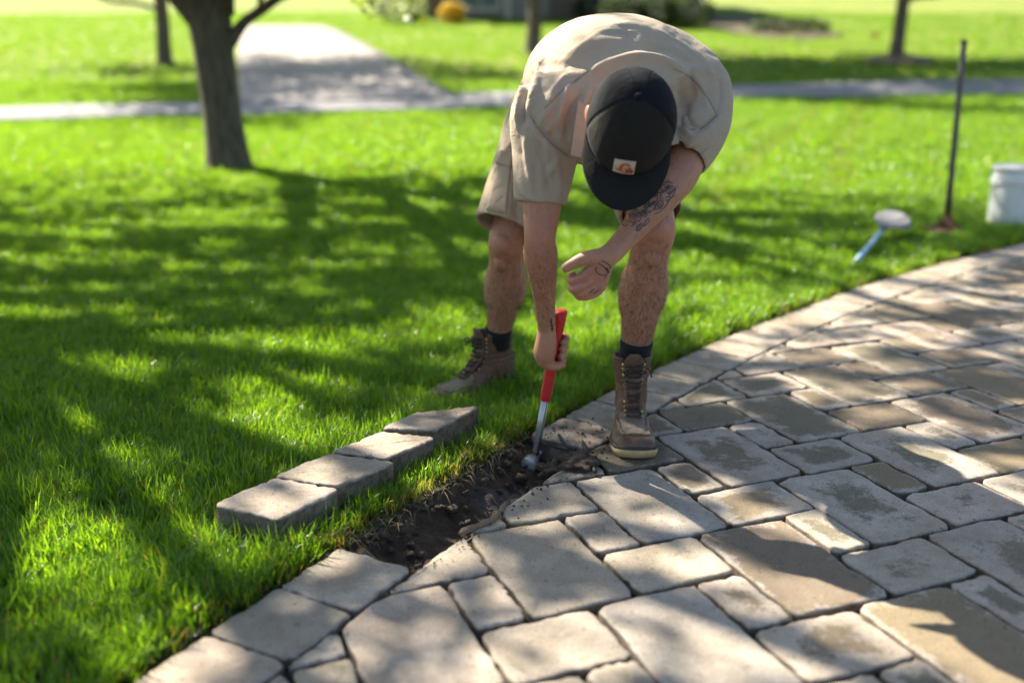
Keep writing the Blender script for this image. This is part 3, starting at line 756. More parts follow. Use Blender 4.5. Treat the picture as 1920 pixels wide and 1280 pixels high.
# ---- joints
KL = at_y(1226, 432, 2.45); AL = Vector((0.316, 2.535, 0.11))                   # his left knee and ankle
KR = at_y(950, 455, 2.83); AR = Vector((-0.050, 2.95, 0.065))
HL = Vector((0.31, 2.84, 0.79)); HR = Vector((0.10, 2.93, 0.76))
SR = at_y(1030, 215, 2.33); ER = at_y(1012, 448, 2.27); WR = at_y(1025, 618, 2.345)
SL = at_y(1302, 164, 2.50); EL = at_y(1276, 326, 2.34); WL = at_y(1152, 470, 2.17)
PEL = Vector((0.20, 2.93, 0.80)); NECK = Vector((0.262, 2.36, 0.862))
HC = at_y(1182, 232, 2.115)                                                     # head centre
HU = Vector((-0.01, -0.925, 0.38)).normalized(); HF = Vector((-0.13, -0.36, -0.92)); HF = (HF-HU*HF.dot(HU)).normalized(); HS = HF.cross(HU).normalized()
# ---- hammer axis
HAM_B = at_y(1003, 856, 2.435); HAM_T = at_y(1052, 584, 2.375); HA = (HAM_T-HAM_B).normalized(); HLEN = (HAM_T-HAM_B).length
def ham(t): return HAM_B+HA*t
body = MB()
def lerp(a, b, t): return a+(b-a)*t
# legs
for K, A, H, s in ((KL, AL, HL, 1.0), (KR, AR, HR, 1.0)):
    back = Vector((0, 1, 0)) if K is KL else Vector((0.35, 0.9, 0)).normalized()
    sh = lambda t, o=0.0: lerp(K, A, t)+back*o
    chain(body, [(H, .085), (lerp(H, K, .5), .078), (lerp(H, K, .82), .064), (K, .054), (sh(.10, .006), .0495), (sh(.22, .012), .051), (sh(.36, .016), .0545), (sh(.52, .014), .050), (sh(.7, .008), .040), (sh(.86), .036), (A, .0355)], 18)
    ell(body, K-back*.020+Vector((0, 0, .004)), .036, .044, .042)              # kneecap
    ell(body, sh(.34, .024)+Vector((.026, 0, 0)), .0375, .042, .085); ell(body, sh(.40, .022)-Vector((.027, 0, 0)), .037, .042, .085)
    ell(body, sh(.13, -.036), .02, .02, .03)
# trunk, neck
chain(body, [(PEL, .13), (Vector((.21, 2.80, .85)), .12), (Vector((.235, 2.62, .90)), .125), (Vector((.262, 2.46, .875)), .10), (NECK+Vector((0, .01, -.015)), .058), (lerp(NECK, HC, .5)+Vector((0, 0, -.012)), .052), (HC-HU*.03, .06)], 20)
DN = Vector((0, .035, -.035)); chain(body, [(SR+DN*.6, .05), (lerp(SR, NECK, .5)+DN, .048), (NECK+DN, .05)]); chain(body, [(SL+DN*.6, .05), (lerp(SL, NECK, .5)+DN, .048), (NECK+DN, .05)])
# head: skull, jaw, nose, brow, ears
RM = Matrix((HS, HF, HU)).transposed()
def hd(s, f, u): return HC+HS*s+HF*f+HU*u
ell(body, hd(0, -.006, .03), .073, .095, .085, RM); ell(body, hd(0, .035, -.055), .054, .055, .07, RM)
ell(body, hd(0, .07, -.095), .03, .026, .024, RM); ell(body, hd(0, .094, -.035), .013, .02, .028, RM); ell(body, hd(0, .085, .008), .05, .015, .012, RM)
ell(body, hd(0, .083, -.072), .024, .012, .008, RM)
for q in (-1, 1):
    ell(body, hd(.087 if q > 0 else -.0765, -.012, -.014), .009, .020, .032, RM @ Matrix.Rotation(q*.25, 3, 'Z')); ell(body, hd(q*.03, .083, -.008), .014, .008, .009, RM)
# right arm
chain(body, [(SR, .056), (lerp(SR, ER, .45), .052), (lerp(SR, ER, .78), .0435), (ER, .0365), (lerp(ER, WR, .16), .0395), (lerp(ER, WR, .36), .035), (lerp(ER, WR, .6), .0275), (lerp(ER, WR, .85), .0235), (WR, .0225)], 18)
ell(body, lerp(ER, WR, .14)+Vector((-.008, 0, 0)), .033, .033, .06)
# left arm
chain(body, [(SL+Vector((0, .02, 0)), .042), (at_y(1312, 225, 2.465), .042), (at_y(1298, 275, 2.40), .042), (EL, .043), (lerp(EL, WL, .2), .0435), (lerp(EL, WL, .42), .039), (lerp(EL, WL, .68), .031), (lerp(EL, WL, .88), .0255), (WL, .025)], 18)
# right hand: a fist round the hammer grip
chain(body, [(WR, .0225), (at_y(1024, 640, 2.345), .026), (at_y(1021, 662, 2.35), .0275), (at_y(1024, 678, 2.362), .020)], 16)
ell(body, at_y(1018, 664, 2.362), .019, .026, .034)
gc = [HAM_B+HA*((at_y(1040, y, 2.38)-HAM_B).dot(HA)) for y in (634, 649, 664, 679)]       # four finger heights along the grip
e1 = Vector((1, 0, 0)); e1 = (e1-HA*e1.dot(HA)).normalized(); e2 = HA.cross(e1)           # e1 = picture right, e2 = away
if e2.y < 0: e2 = -e2
for k, c in enumerate(gc):
    rf = (.0085, .0092, .0096, .0096)[k]; R_ = .0165+rf*0.8; pts = []
    for a in (200, 150, 100, 55, 15, -25, -60):
        q = math.radians(a); pts.append((c+e1*R_*math.cos(q)*1.05+e2*R_*math.sin(q)+HA*(0.004*math.sin(q)), rf*(1.12 if a in (150, 15) else 1.0)*(0.9 if a < -40 else 1)))
    chain(body, pts, 10, 4)
chain(body, [(at_y(1017, 650, 2.345), .017), (at_y(1018, 672, 2.345), .0165), (at_y(1029, 684, 2.352), .0130), (at_y(1044, 686, 2.356), .0120), (at_y(1057, 681, 2.366), .0098)], 12)
# left hand: relaxed, thumb held off, fingers curled under
YH = 2.15
def lh(px, py, dy=0.0): return at_y(px, py, YH+dy)
chain(body, [(WL, .025), (lh(1138, 482), .025), (lh(1124, 498), .024), (lh(1116, 510), .019)], 16)
mc = [(1099, 512), (1110, 525), (1120, 535), (1127, 543)]
for k, (mx, my) in enumerate(mc): chain(body, [(lh(1140, 482, .004), .017), (lh((1140+mx)/2, (482+my)/2, -.004), .0145), (lh(mx, my, -.006), .0116-.0006*k)], 12)
fing = [[(1099, 512, -.006), (1086, 521, -.012), (1073, 527, -.004), (1069, 520, .016), (1078, 513, .030)],
        [(1110, 525, -.006), (1094, 536, -.014), (1076, 543, -.006), (1071, 537, .016), (1080, 528, .032)],
        [(1120, 535, -.004), (1104, 546, -.010), (1086, 551, -.004), (1078, 547, .016), (1086, 538, .032)],
        [(1127, 543, .000), (1114, 553, -.004), (1098, 557, .000), (1084, 557, .012), (1081, 552, .026)]]
for k, f in enumerate(fing):
    r = (.0093, .0094, .0089, .0079)[k]
    chain(body, [(lh(*p), r*q) for p, q in zip(f, (1.1, .96, 1.04, .88, .74))], 12, 4)
chain(body, [(lh(1135, 480, -.004), .019), (lh(1112, 482, -.010), .0175), (lh(1092, 486, -.014), .0145), (lh(1075, 494, -.012), .0125), (lh(1063, 501, -.010), .0115), (lh(1055, 506, -.008), .0085)], 12)
BV, BF, BN = remesh(body, 0.0026, 2)
M_SKIN = None
def mat_skin():
    k = NT('skin'); co = k.coord(); a = k.noise(co, 9, 4, 0.6); b = k.noise(co, 70, 4, 0.7); red = k.attr('red')
    c = k.mix(a, (0.355, 0.162, 0.092), (0.475, 0.232, 0.142))
    c = k.mix(k.math('MULTIPLY', red, 0.75), c, (0.42, 0.155, 0.105))
    c = k.mix(0.35, c, k.ramp(b, [(0.35, (0.38, 0.38, 0.38)), (0.65, (0.6, 0.6, 0.6))]), 'OVERLAY')
    k.base(c); k.set(Roughness=0.5); k.b.inputs['Subsurface Weight'].default_value = 0.08; k.b.inputs['Subsurface Radius'].default_value = (0.012, 0.005, 0.003)
    k.b.inputs['Specular IOR Level'].default_value = 0.4; k.bump(k.math('ADD', b, k.noise(co, 300, 2)), 0.25, 0.0015)
    return k.m
M_SKIN = mat_skin()
red = np.zeros(len(BV))
for c, r in ((KL, .05), (KR, .05), (lh(1100, 520), .035), (lh(1075, 530), .02), (ER, .045), (at_y(1040, 680, 2.3), .03), (hd(.08, 0, 0), .04), (hd(-.08, 0, 0), .04), (lh(1060, 503), .015)):
    red = np.maximum(red, np.exp(-np.sum((BV-np.array(c))**2, 1)/r**2))
PO = Vector((0.17, 2.62, 0.0))
person = mesh_obj('person', BV-np.array(PO), BF, M_SKIN, attrs={'red': red}); person.location = PO
tag(person, 'person in khaki work clothes and black cap bent over the trench with a hammer', 'person')
def on_person(o, par=None):
    o.parent = par or person
    if 'tattoo' in o.name: o['kind'] = 'stuff'
    if par is None: o.matrix_parent_inverse = Matrix.Translation(-PO)
    return o
body_bvh = bvh_of(BV, BF)

# ---- tattoos (ink lines lying on the skin)
M_INK = simple('tattoo_ink', (0.035, 0.04, 0.042), 0.6, var=0.3, scale=200)
def ring_px(cx, cy, rx, ry, n=10, a0=0, a1=360, rot=0):
    out = []
    for i in range(n+1):
        a = math.radians(a0+(a1-a0)*i/n); x, y = rx*math.cos(a), ry*math.sin(a); c, s = math.cos(rot), math.sin(rot)
        out.append((cx+x*c-y*s, cy+x*s+y*c))
    return out
mb = MB()
for line, wd in [([(1121.5, 493), (1127, 496.5), (1132.5, 500), (1138, 506)], .0026), ([(1128, 489), (1134, 491.5), (1140, 495), (1144, 499), (1145, 504)], .0024), ([(1135, 502), (1139, 507), (1141, 512)], .006),
                 ([(1120.5, 503), (1118, 501.5), (1117, 506), (1122, 513), (1131, 516), (1139, 513)], .0024), ([(1139, 515), (1132.5, 523)], .002),
                 ([(1103, 549), (1108, 547), (1112, 543), (1114, 543)], .0026), ([(1113, 551), (1118, 547), (1123, 544)], .0026)]: ribbon(body_bvh, line, wd, .0006, mb)
on_person(mb.build('hand_tattoo', M_INK))['label'] = 'dark line tattoo of an eye on the back of the relaxed hand'
mb = MB(); rt = np.random.default_rng(5)
S = [(ring_px(1218, 372, 17, 13, 14, rot=-.8), .0022), (ring_px(1212, 379, 5, 4, 8), .003), (ring_px(1225, 366, 5, 4, 8), .003), (ring_px(1217, 383, 2.5, 3, 6), .002), (ring_px(1206, 391, 11, 6, 9, 20, 190, -.7), .0022),
     (ring_px(1203, 394, 8, 4, 8, 10, 190, -.7), .0015), (ring_px(1243, 352, 11, 7, 10, rot=-.8), .002), (ring_px(1243, 352, 6, 4, 8, rot=-.8), .002), (ring_px(1257, 356, 9, 6, 9, rot=-.8), .002), (ring_px(1257, 356, 4, 3, 7), .002),
     (ring_px(1189, 402, 10, 7, 10, rot=-.8), .002), (ring_px(1189, 402, 6, 4, 9, rot=-.8), .002), (ring_px(1189, 402, 2.5, 2, 7), .002), (ring_px(1236, 385, 9, 6, 9, rot=-.8), .002), (ring_px(1236, 385, 4.5, 3, 9), .002),
     ([(1178, 415), (1170, 412), (1166, 418), (1172, 424), (1179, 420)], .002), ([(1203, 418), (1196, 424), (1193, 433), (1201, 430), (1205, 421)], .0024), ([(1204, 417), (1196, 432)], .0018), ([(1217, 408), (1211, 414), (1206, 424), (1214, 419), (1218, 410)], .0024),
     ([(1262, 345), (1254, 340), (1246, 341)], .002), ([(1268, 350), (1262, 366), (1250, 380)], .0024), ([(1225, 402), (1236, 398), (1246, 388), (1254, 378)], .002)]
S += [([(1198+i*3.2, 398-i*3.0), (1200+i*3.2, 402-i*3.0)], .0016) for i in range(6)]
for i in range(75):
    cx = 1185+rt.uniform(0, 75); cy = 400-(cx-1185)*0.62+rt.uniform(-16, 22); a = rt.uniform(0, 6.28); L = rt.uniform(3, 8)
    S.append(([(cx, cy), (cx+L*math.cos(a), cy+L*math.sin(a)), (cx+L*1.6*math.cos(a+.8), cy+L*1.6*math.sin(a+.8))], rt.uniform(.0012, .0024)))
for line, wd in S: ribbon(body_bvh, line, wd, .0006, mb, 3)
on_person(mb.build('forearm_tattoo', M_INK))['label'] = 'dense dark line tattoo covering the forearm below the sleeve'
mb = MB()
for line, wd in [([(1034, 597), (1033, 604), (1034, 612)], .004), ([(1036, 608), (1035, 615), (1036, 620)], .006), ([(1030, 602), (1034, 606)], .003)]: ribbon(body_bvh, line, wd, .0006, mb)
if mb.v: on_person(mb.build('wrist_tattoo', M_INK))

# ---- hair on legs and arms
def limb_hair(name, zones, n, seed):
    rs = np.random.default_rng(seed); vs = []; fs = []
    for (A, B, rad_, cnt, ln, lo) in zones:
        a, b = np.array(A), np.array(B); ab = b-a; t = ((BV-a)@ab)/(ab@ab); d = np.linalg.norm(BV-a-np.clip(t, 0, 1)[:, None]*ab, axis=1)
        pk_ = np.clip((t+.04)/.4, 0, 1)*np.clip((.97-t)/.12, 0, 1)*(d < rad_); idx = np.where(rs.random(len(t)) < pk_*(t > lo))[0]
        if not len(idx): continue
        ax = ab/np.linalg.norm(ab)
        for i in rs.choice(idx, cnt):
            nrm = BN[i]; sd = np.cross(ax, nrm); sd /= np.linalg.norm(sd)+1e-9
            dr = ax*rs.uniform(.5, 1)+sd*rs.normal(0, .5)+nrm*rs.uniform(.12, .35); dr /= np.linalg.norm(dr); L = ln*rs.uniform(.5, 1.2); w_ = np.cross(dr, nrm); w_ /= np.linalg.norm(w_)+1e-9
            p = BV[i]+rs.normal(0, .0015, 3)-nrm*.0008; wd = .00024; m = p+dr*L*.55+nrm*.0015; e = p+dr*L-nrm*.001+sd*rs.normal(0, .002)
            o = len(vs); vs += [p-w_*wd, p+w_*wd, m+w_*wd*.8, m-w_*wd*.8, e]; fs += [(o, o+1, o+2, o+3), (o+3, o+2, o+4)]
    o = mesh_obj(name, vs, fs, simple('body_hair', (0.06, 0.036, 0.022), 0.5, var=.3)); o['kind'] = 'stuff'; return on_person(o)
limb_hair('body_hair', [(KL, AL, .10, 6500, .015, .0), (KR, AR, .10, 4200, .015, .0), (ER, WR, .06, 2300, .010, -.2), (EL, WL, .06, 1000, .009, .2)], 0, 3)
# ---- clothes
def mat_cloth(name, c, weave=900, var=.10, rough=.85, dirt=.0, sheen=.06):
    k = NT(name); co = k.coord(); a = k.noise(co, 5, 4, .6); b = k.noise(co, weave, 2); d = k.noise(co, 26, 4, .6)
    cc = k.mix(a, tuple(x*(1-var) for x in c), tuple(x*(1+var) for x in c))
    if dirt: cc = k.mix(k.math('MULTIPLY', k.ramp(d, [(.55, (0, 0, 0)), (.72, (1, 1, 1))]), dirt), cc, tuple(x*.45 for x in c))
    k.base(cc); k.set(Roughness=rough); k.b.inputs['Sheen Weight'].default_value = .12; k.b.inputs['Specular IOR Level'].default_value = .25
    wr = k.n('TexNoise', Scale=11.0, Detail=3.0, Roughness=.5, Distortion=2.2); k.l(co, wr.inputs['Vector']); k.b.inputs['Sheen Weight'].default_value = sheen
    k.bump(k.math('ADD', k.math('ADD', k.math('MULTIPLY', b, .12), k.math('MULTIPLY', d, .3)), k.math('MULTIPLY', wr.outputs['Fac'], 1.2)), .45, .012); return k.m
M_SHIRT = mat_cloth('khaki_shirt_twill', (0.42, 0.335, 0.24)); M_SHORTS = mat_cloth('khaki_shorts_canvas', (0.38, 0.30, 0.21), dirt=.35)
M_SEAM = mat_cloth('khaki_seam', (0.29, 0.235, 0.17))
def ring_at(c, ax, up, rx, ry, n=28, pw=2.0):
    ax = ax.normalized(); s = ax.cross(up).normalized(); u = s.cross(ax).normalized(); out = []
    for k in range(n):
        a = 2*math.pi*k/n; ca, sa = math.cos(a), math.sin(a)
        out.append(c+s*rx*math.copysign(abs(ca)**(2/pw), ca)+u*ry*math.copysign(abs(sa)**(2/pw), sa))
    return out
sh = MB()
UP = Vector((0, 0, 1))
spine = [((.195, 3.02, .775), .168, .125), ((.20, 2.90, .835), .178, .128), ((.215, 2.76, .893), .187, .133), ((.24, 2.62, .922), .203, .140), ((.262, 2.50, .915), .212, .142), ((.272, 2.42, .893), .195, .125), ((.272, 2.36, .870), .135, .092), ((.268, 2.315, .850), .082, .074)]
P = spline([(*p, a, b) for p, a, b in spine], 5)
rings = []
for i in range(len(P)):
    ax = Vector(P[min(i+1, len(P)-1), :3]-P[max(i-1, 0), :3]); tw = .38*smooth(2.85, 2.45, P[i, 1])          # shoulders turned: his left one back
    up = UP; ax2 = Matrix.Rotation(float(tw)*0.8, 3, 'Z') @ ax
    rings.append(ring_at(Vector(P[i, :3]), ax2, up, P[i, 3], P[i, 4], 32, 2.25))
sh.loft(rings)
def sleeve(mb, pts, wall=.010, n=26):
    """tube that is hollow at its end, as a sleeve or trouser leg is"""
    Q = spline([(*p, r) for p, r in pts], 6); outer = []; prev = None
    def rings_of(Q, shrink):
        out = []
        for i in range(len(Q)):
            t = Vector(Q[min(i+1, len(Q)-1), :3]-Q[max(i-1, 0), :3]); a = t.cross(Vector((0, 1, 0.001))).normalized(); b = t.normalized().cross(a); r = Q[i, 3]-shrink
            out.append([Vector(Q[i, :3])+a*r*math.cos(2*math.pi*k/n)+b*r*.94*math.sin(2*math.pi*k/n) for k in range(n)])
        return out
    o = rings_of(Q, 0); inn = rings_of(Q, wall)[::-1]; mb.loft(o+inn[:max(3, len(inn)//3)])
RHEM = at_y(1012, 382, 2.292); LHEM = at_y(1277, 296, 2.37)
sleeve(sh, [(lerp(SR, NECK, .35)+Vector((0, .02, .0)), .085), (SR, .089), (lerp(SR, RHEM, .4), .078), (lerp(SR, RHEM, .75), .067), (RHEM, .060)])
sleeve(sh, [(lerp(SL, NECK, .35), .09), (SL, .086), (at_y(1310, 216, 2.455), .079), (at_y(1299, 258, 2.405), .073), (LHEM, .066)])
chain(sh, [(SR+Vector((.02, .02, .01)), .088), (lerp(SR, SL, .3)+Vector((0, .03, .03)), .105), (lerp(SR, SL, .7)+Vector((0, .02, .03)), .105), (SL+Vector((-.02, 0, 0)), .09)], 20)
chain(sh, [(Vector((.27, 2.64, .935)), .125), (Vector((.36, 2.58, .925)), .118), (Vector((.42, 2.54, .905)), .102), (SL, .09)], 20)
# hanging shirt front
ell(sh, Vector((.25, 2.52, .80)), .17, .14, .11); ell(sh, Vector((.21, 2.75, .78)), .165, .16, .10)
SV, SF, SN = remesh(sh, 0.0055, 7)
sb = bvh_of(SV, SF)
# large cloth ripple, then traced folds and seams
nz = fbm(SV[:, 0]*9+SV[:, 2]*5, SV[:, 1]*7, 3, 3); SV = SV+SN*(nz*.004)[:, None]
FOLDS = [([(1118, 160), (1096, 190), (1086, 230), (1078, 275)], .012, .012), ([(1100, 140), (1150, 118), (1200, 108), (1250, 118), (1285, 145)], .016, .012), ([(1068, 160), (1052, 195), (1046, 235)], .010, .008), ([(1040, 175), (1028, 205), (1012, 235)], .009, .007),
         ([(1090, 175), (1070, 215), (1062, 260)], .008, -.008), ([(1000, 225), (1025, 255), (1060, 285), (1075, 292)], .006, -.006), ([(995, 235), (1015, 265), (1050, 298)], .008, .007), ([(985, 250), (990, 300), (1000, 350)], .010, .006), ([(1005, 270), (1022, 310), (1030, 360)], .010, -.006), ([(1040, 300), (1048, 340), (1046, 375)], .009, .006),
         ([(1010, 150), (1000, 190), (985, 225)], .012, -.003), ([(1022, 100), (1008, 150), (994, 200)], .012, .009), ([(1275, 165), (1285, 200), (1275, 240)], .012, -.009), ([(1262, 150), (1290, 130), (1320, 135)], .014, .008), ([(1280, 215), (1310, 240), (1345, 215)], .006, -.007), ([(1270, 225), (1300, 258), (1338, 240)], .009, .008), ([(1262, 270), (1290, 272), (1320, 258)], .008, .006), ([(1258, 290), (1285, 296), (1322, 276)], .007, -.005),
         ([(1350, 150), (1352, 190), (1340, 225)], .006, -.005), ([(1120, 60), (1180, 48), (1240, 66)], .02, .006), ([(1060, 110), (1110, 80), (1170, 78)], .016, .005), ([(1290, 90), (1320, 120), (1340, 160)], .014, .006), ([(1200, 90), (1260, 96), (1310, 130)], .012, -.005), ([(985, 150), (975, 190), (970, 235)], .008, .008), ([(996, 140), (984, 190), (978, 235)], .006, -.008)]
for pxs, wd, ht in FOLDS: SV = fold(SV, SN, sb, pxs, wd*.85, ht*1.35)
for pxs, wd, ht in [([(1020, 118), (1004, 165), (990, 215)], .006, .006), ([(1108, 150), (1088, 200), (1070, 262)], .006, .008), ([(1132, 130), (1180, 112), (1240, 116)], .006, .006), ([(1030, 232), (1024, 280), (1030, 340)], .006, .007), ([(1050, 285), (1036, 315), (1018, 345)], .006, .006), ([(1005, 300), (1000, 335), (1010, 370)], .006, -.005),
                    ([(1285, 245), (1305, 270), (1318, 262)], .005, .006), ([(1268, 245), (1282, 275), (1290, 300)], .005, -.005), ([(1290, 130), (1312, 160), (1325, 200)], .006, .006), ([(1085, 90), (1130, 62), (1190, 60)], .007, .004), ([(1230, 60), (1275, 82), (1310, 115)], .007, .0045), ([(1062, 140), (1040, 165), (1022, 195)], .005, .006)]: SV = fold(SV, SN, sb, pxs, wd, ht)
rw = np.random.default_rng(4)
for i in range(46):                              # small creases
    cx, cy = rw.uniform(985, 1350), rw.uniform(40, 300); a = math.atan2(cy-150, cx-1180)+rw.normal(0, .35); L = rw.uniform(14, 34)
    SV = fold(SV, SN, sb, [(cx-L*math.cos(a), cy-L*math.sin(a)), (cx+rw.normal(0, 3), cy+rw.normal(0, 3)), (cx+L*math.cos(a), cy+L*math.sin(a))], rw.uniform(.006, .012), rw.choice([-1, 1])*rw.uniform(.0012, .0026))
SEAMS = [[(995, 218), (1012, 245), (1035, 270), (1066, 294)], [(1345, 216), (1320, 238), (1296, 243), (1276, 232)], [(1106, 132), (1078, 152), (1052, 172), (1020, 205)], [(1262, 128), (1300, 150), (1330, 190), (1343, 214)]]
for pxs in SEAMS: SV = fold(SV, SN, sb, pxs, .0032, -.0035, taper=False)
shirt = on_person(mesh_obj('shirt', SV, SF, M_SHIRT)); shirt['label'] = 'short-sleeved khaki work shirt, bright along the back'
sb = bvh_of(SV, SF)
mb = MB()
for pxs in SEAMS: ribbon(sb, pxs, .0035, .0012, mb)
for pxs in ([(972, 362), (990, 374), (1015, 383), (1046, 386)], [(1244, 320), (1270, 320), (1300, 304), (1328, 276)]): ribbon(sb, pxs, .002, .0008, mb)
o = mb.build('stitching', M_SEAM); o.parent = shirt; o['kind'] = 'stuff'
# collar
for pts, nm in ((([(1086, 190), (1080, 230), (1072, 290), (1098, 296), (1104, 250), (1100, 205)]), 'collar'), (([(1250, 205), (1258, 230), (1271, 268), (1240, 276), (1238, 240)]), 'collar')):
    c = sum((Vector((*p, 0)) for p in pts), Vector())/len(pts); base = [at_y(*p, 2.185+.0006*(290-p[1])) for p in pts]; n = Vector((0, -1, .2)).normalized()
    m_ = MB(); m_.add([p+n*.003 for p in base]+[p-n*.003 for p in base], [tuple(range(len(pts))), tuple(range(2*len(pts)-1, len(pts)-1, -1))]+[(i, (i+1) % len(pts), (i+1) % len(pts)+len(pts), i+len(pts)) for i in range(len(pts))])
    o = m_.build(nm, M_SHIRT, shirt, False); bv = o.modifiers.new('b', 'BEVEL'); bv.width = .002; bv.segments = 2
chain_n = MB(); ringc = []
for k in range(20):
    a = 2*math.pi*k/20; ringc.append(NECK+HS*.078*math.cos(a)+Vector((0, .25, .97)).normalized()*.07*math.sin(a)+Vector((0, -.075, -.02)))
chain_n.tube(ringc+[ringc[0]], .011, 8, cap=False); chain_n.build('collar_band', M_SHIRT, shirt)

# shorts
st = MB()
ell(st, Vector((.20, 2.95, .79)), .178, .15, .13)
RH = at_y(948, 430, 2.775); LH = at_y(1220, 398, 2.50)
sleeve(st, [(HR+Vector((.015, .03, .05)), .125), (lerp(HR, RH, .35), .112), (lerp(HR, RH, .75), .096), (RH, .093)])
sleeve(st, [(HL+Vector((-.01, .05, .03)), .125), (lerp(HL, LH, .4), .110), (lerp(HL, LH, .75), .092), (LH, .082)])
HV, HFc, HN = remesh(st, 0.0055, 6); hb = bvh_of(HV, HFc)
nz = fbm(HV[:, 0]*14, HV[:, 2]*10+HV[:, 1]*6, 8, 3); HV = HV+HN*(nz*.006)[:, None]
for pxs, wd, ht in [([(965, 255), (945, 290), (925, 330)], .012, .007), ([(975, 300), (968, 360), (972, 420)], .012, -.006), ([(960, 330), (955, 380), (950, 425)], .01, .006), ([(900, 405), (935, 425), (978, 436)], .003, -.002)]: HV = fold(HV, HN, hb, pxs, wd, ht)
shorts = on_person(mesh_obj('shorts', HV, HFc, M_SHORTS)); shorts['label'] = 'khaki cargo shorts ending above the knee'
hb = bvh_of(HV, HFc)
for quad, nm, th in (([(936, 305), (958, 312), (950, 402), (912, 394)], 'cargo_pocket', .006), ([(940, 282), (966, 290), (958, 316), (930, 307)], 'pocket_flap', .009)):
    m_ = patch(hb, quad, th)
    if m_: o = m_.build(nm, M_SHORTS, shorts)
    else: print('no patch', nm)
mb = MB(); ribbon(hb, [(902, 408), (935, 424), (976, 433)], .0025, .001, mb)
if mb.v: o = mb.build('stitching', M_SEAM, shorts); o['kind'] = 'stuff'

# ---- cap
M_CAPF = mat_cloth('cap_front_canvas', (0.019, 0.017, 0.0135), 1200, .25, .95, .3, 0); M_CAPB = mat_cloth('cap_back_canvas', (0.008, 0.009, 0.012), 1200, .3, .95, .3, 0); M_VISOR = mat_cloth('visor_canvas', (0.016, 0.0155, 0.015), 1200, .2, .95, .2, 0)
def cap_pt(s_ang, t):        # s_ang round the head (0 = front, pi = back), t from band (0) to button (1)
    f, s_ = math.cos(s_ang), math.sin(s_ang)
    ph = t*math.pi/2; rho = math.cos(ph)**.82
    hgt = .122*math.sin(ph)**(.92 if f > 0 else 1.0)
    fr = (.112 if f > 0 else .104)
    push = .010*max(0, f)**2*math.sin(math.pi*min(1, t*1.25))
    return hd(.0905*rho*s_, fr*rho*f+push-.008*t, .012+hgt+(-.012*(1-t) if f < 0 else 0)*abs(f))
cap = empty('cap', (0, 0, 0)); on_person(cap); cap['label'] = 'dark canvas cap with a small pale logo patch'
def cap_panel(name, a0, a1, mat, n=14):
    vs = [cap_pt(a0+(a1-a0)*i/n, j/12) for i in range(n+1) for j in range(13)]; fs = [(i*13+j, (i+1)*13+j, (i+1)*13+j+1, i*13+j+1) for i in range(n) for j in range(12)]
    o = mesh_obj(name, vs, fs, mat, cap); md = o.modifiers.new('t', 'SOLIDIFY'); md.thickness = .0025; md.offset = -1; return o
fa = math.radians(74)
cap_panel('front_panel', -fa, fa, M_CAPF, 24)
for a0, a1 in ((fa, math.pi-.35), (math.pi-.35, math.pi+.35), (math.pi+.35, 2*math.pi-fa)): cap_panel('back_panel', a0, a1, M_CAPB)
for a in (fa, math.pi-.35, math.pi+.35, -fa):
    mb = MB(); n = Vector((0, 0, 0)); pts = [cap_pt(a, j/14)+(cap_pt(a, j/14)-hd(0, 0, .03)).normalized()*.0012 for j in range(15)]
    mb.tube(pts, .0018, 6); mb.build('seam', M_CAPB, cap)
mb = MB(); ell(mb, cap_pt(0, 1)+HU*.002, .0085, .0085, .0055, RM); mb.build('button', M_CAPB, cap)
vs = []; fs = []; nu, nv = 28, 10
for i in range(nu+1):
    a = math.radians(-80+160*i/nu); inner = cap_pt(a, 0.0)
    for j in range(nv+1):
        q = j/nv; s0 = .0905*math.sin(a); f0 = .112*math.cos(a)
        s1 = s0*(1.03); f1 = f0+.074*math.cos(a*.62)**.9
        s_, f_ = s0+(s1-s0)*q, f0+(f1-f0)*q
        u_ = .012-.022*(abs(math.sin(a))**2.0)-.012*q*(1-.3*abs(math.sin(a)))
        vs.append(hd(s_, f_, u_))
for i in range(nu):
    for j in range(nv): fs.append((i*(nv+1)+j, i*(nv+1)+j+1, (i+1)*(nv+1)+j+1, (i+1)*(nv+1)+j))
o = mesh_obj('visor', vs, fs, M_VISOR, cap); md = o.modifiers.new('t', 'SOLIDIFY'); md.thickness = .004; md.offset = 0
visor = o
for q in (.2, .4, .6, .8, .97):
    mb = MB(); mb.tube([Vector(vs[i*(nv+1)+int(q*nv)])+HU*.0022 for i in range(1, nu)], .0006, 4); s_ = mb.build('stitching', M_CAPF, cap)
cfV = [cap_pt(-fa+2*fa*i/30, j/20) for i in range(31) for j in range(21)]; cfF = [(i*21+j, (i+1)*21+j, (i+1)*21+j+1, i*21+j+1) for i in range(30) for j in range(20)]
cbv = bvh_of(cfV, cfF)
M_PATCH = simple('logo_patch', (0.62, 0.56, 0.46), .8, var=.08, scale=300); M_LOGO = simple('logo_print', (0.55, 0.065, 0.02), .7, var=.1)
def cap_sheet(name, outline, lift, mat):
    L = []
    for p in outline:
        h, n = cast(cbv, *p)
        if h is None: return print('miss', name, p)
        if n.dot(HU) < 0: n = -n
        L.append((h, n))
    n = sum((q[1] for q in L), Vector()).normalized(); c = cast(cbv, *np.mean(outline, 0))[0]
    top = [p+n*lift for p, _ in L]; bot = [p-n*.001 for p, _ in L]; k = len(L)
    return mesh_obj(name, top+bot+[c+n*lift], [(i, (i+1) % k, 2*k) for i in range(k)]+[(i, (i+1) % k, k+(i+1) % k, k+i) for i in range(k)], mat, cap, False)
cap_sheet('patch', [(1153, 296), (1172, 300), (1193, 302), (1191, 313), (1189, 325), (1170, 324), (1149, 318), (1151, 307)], .0075, M_PATCH)
cpt = (1174, 310)
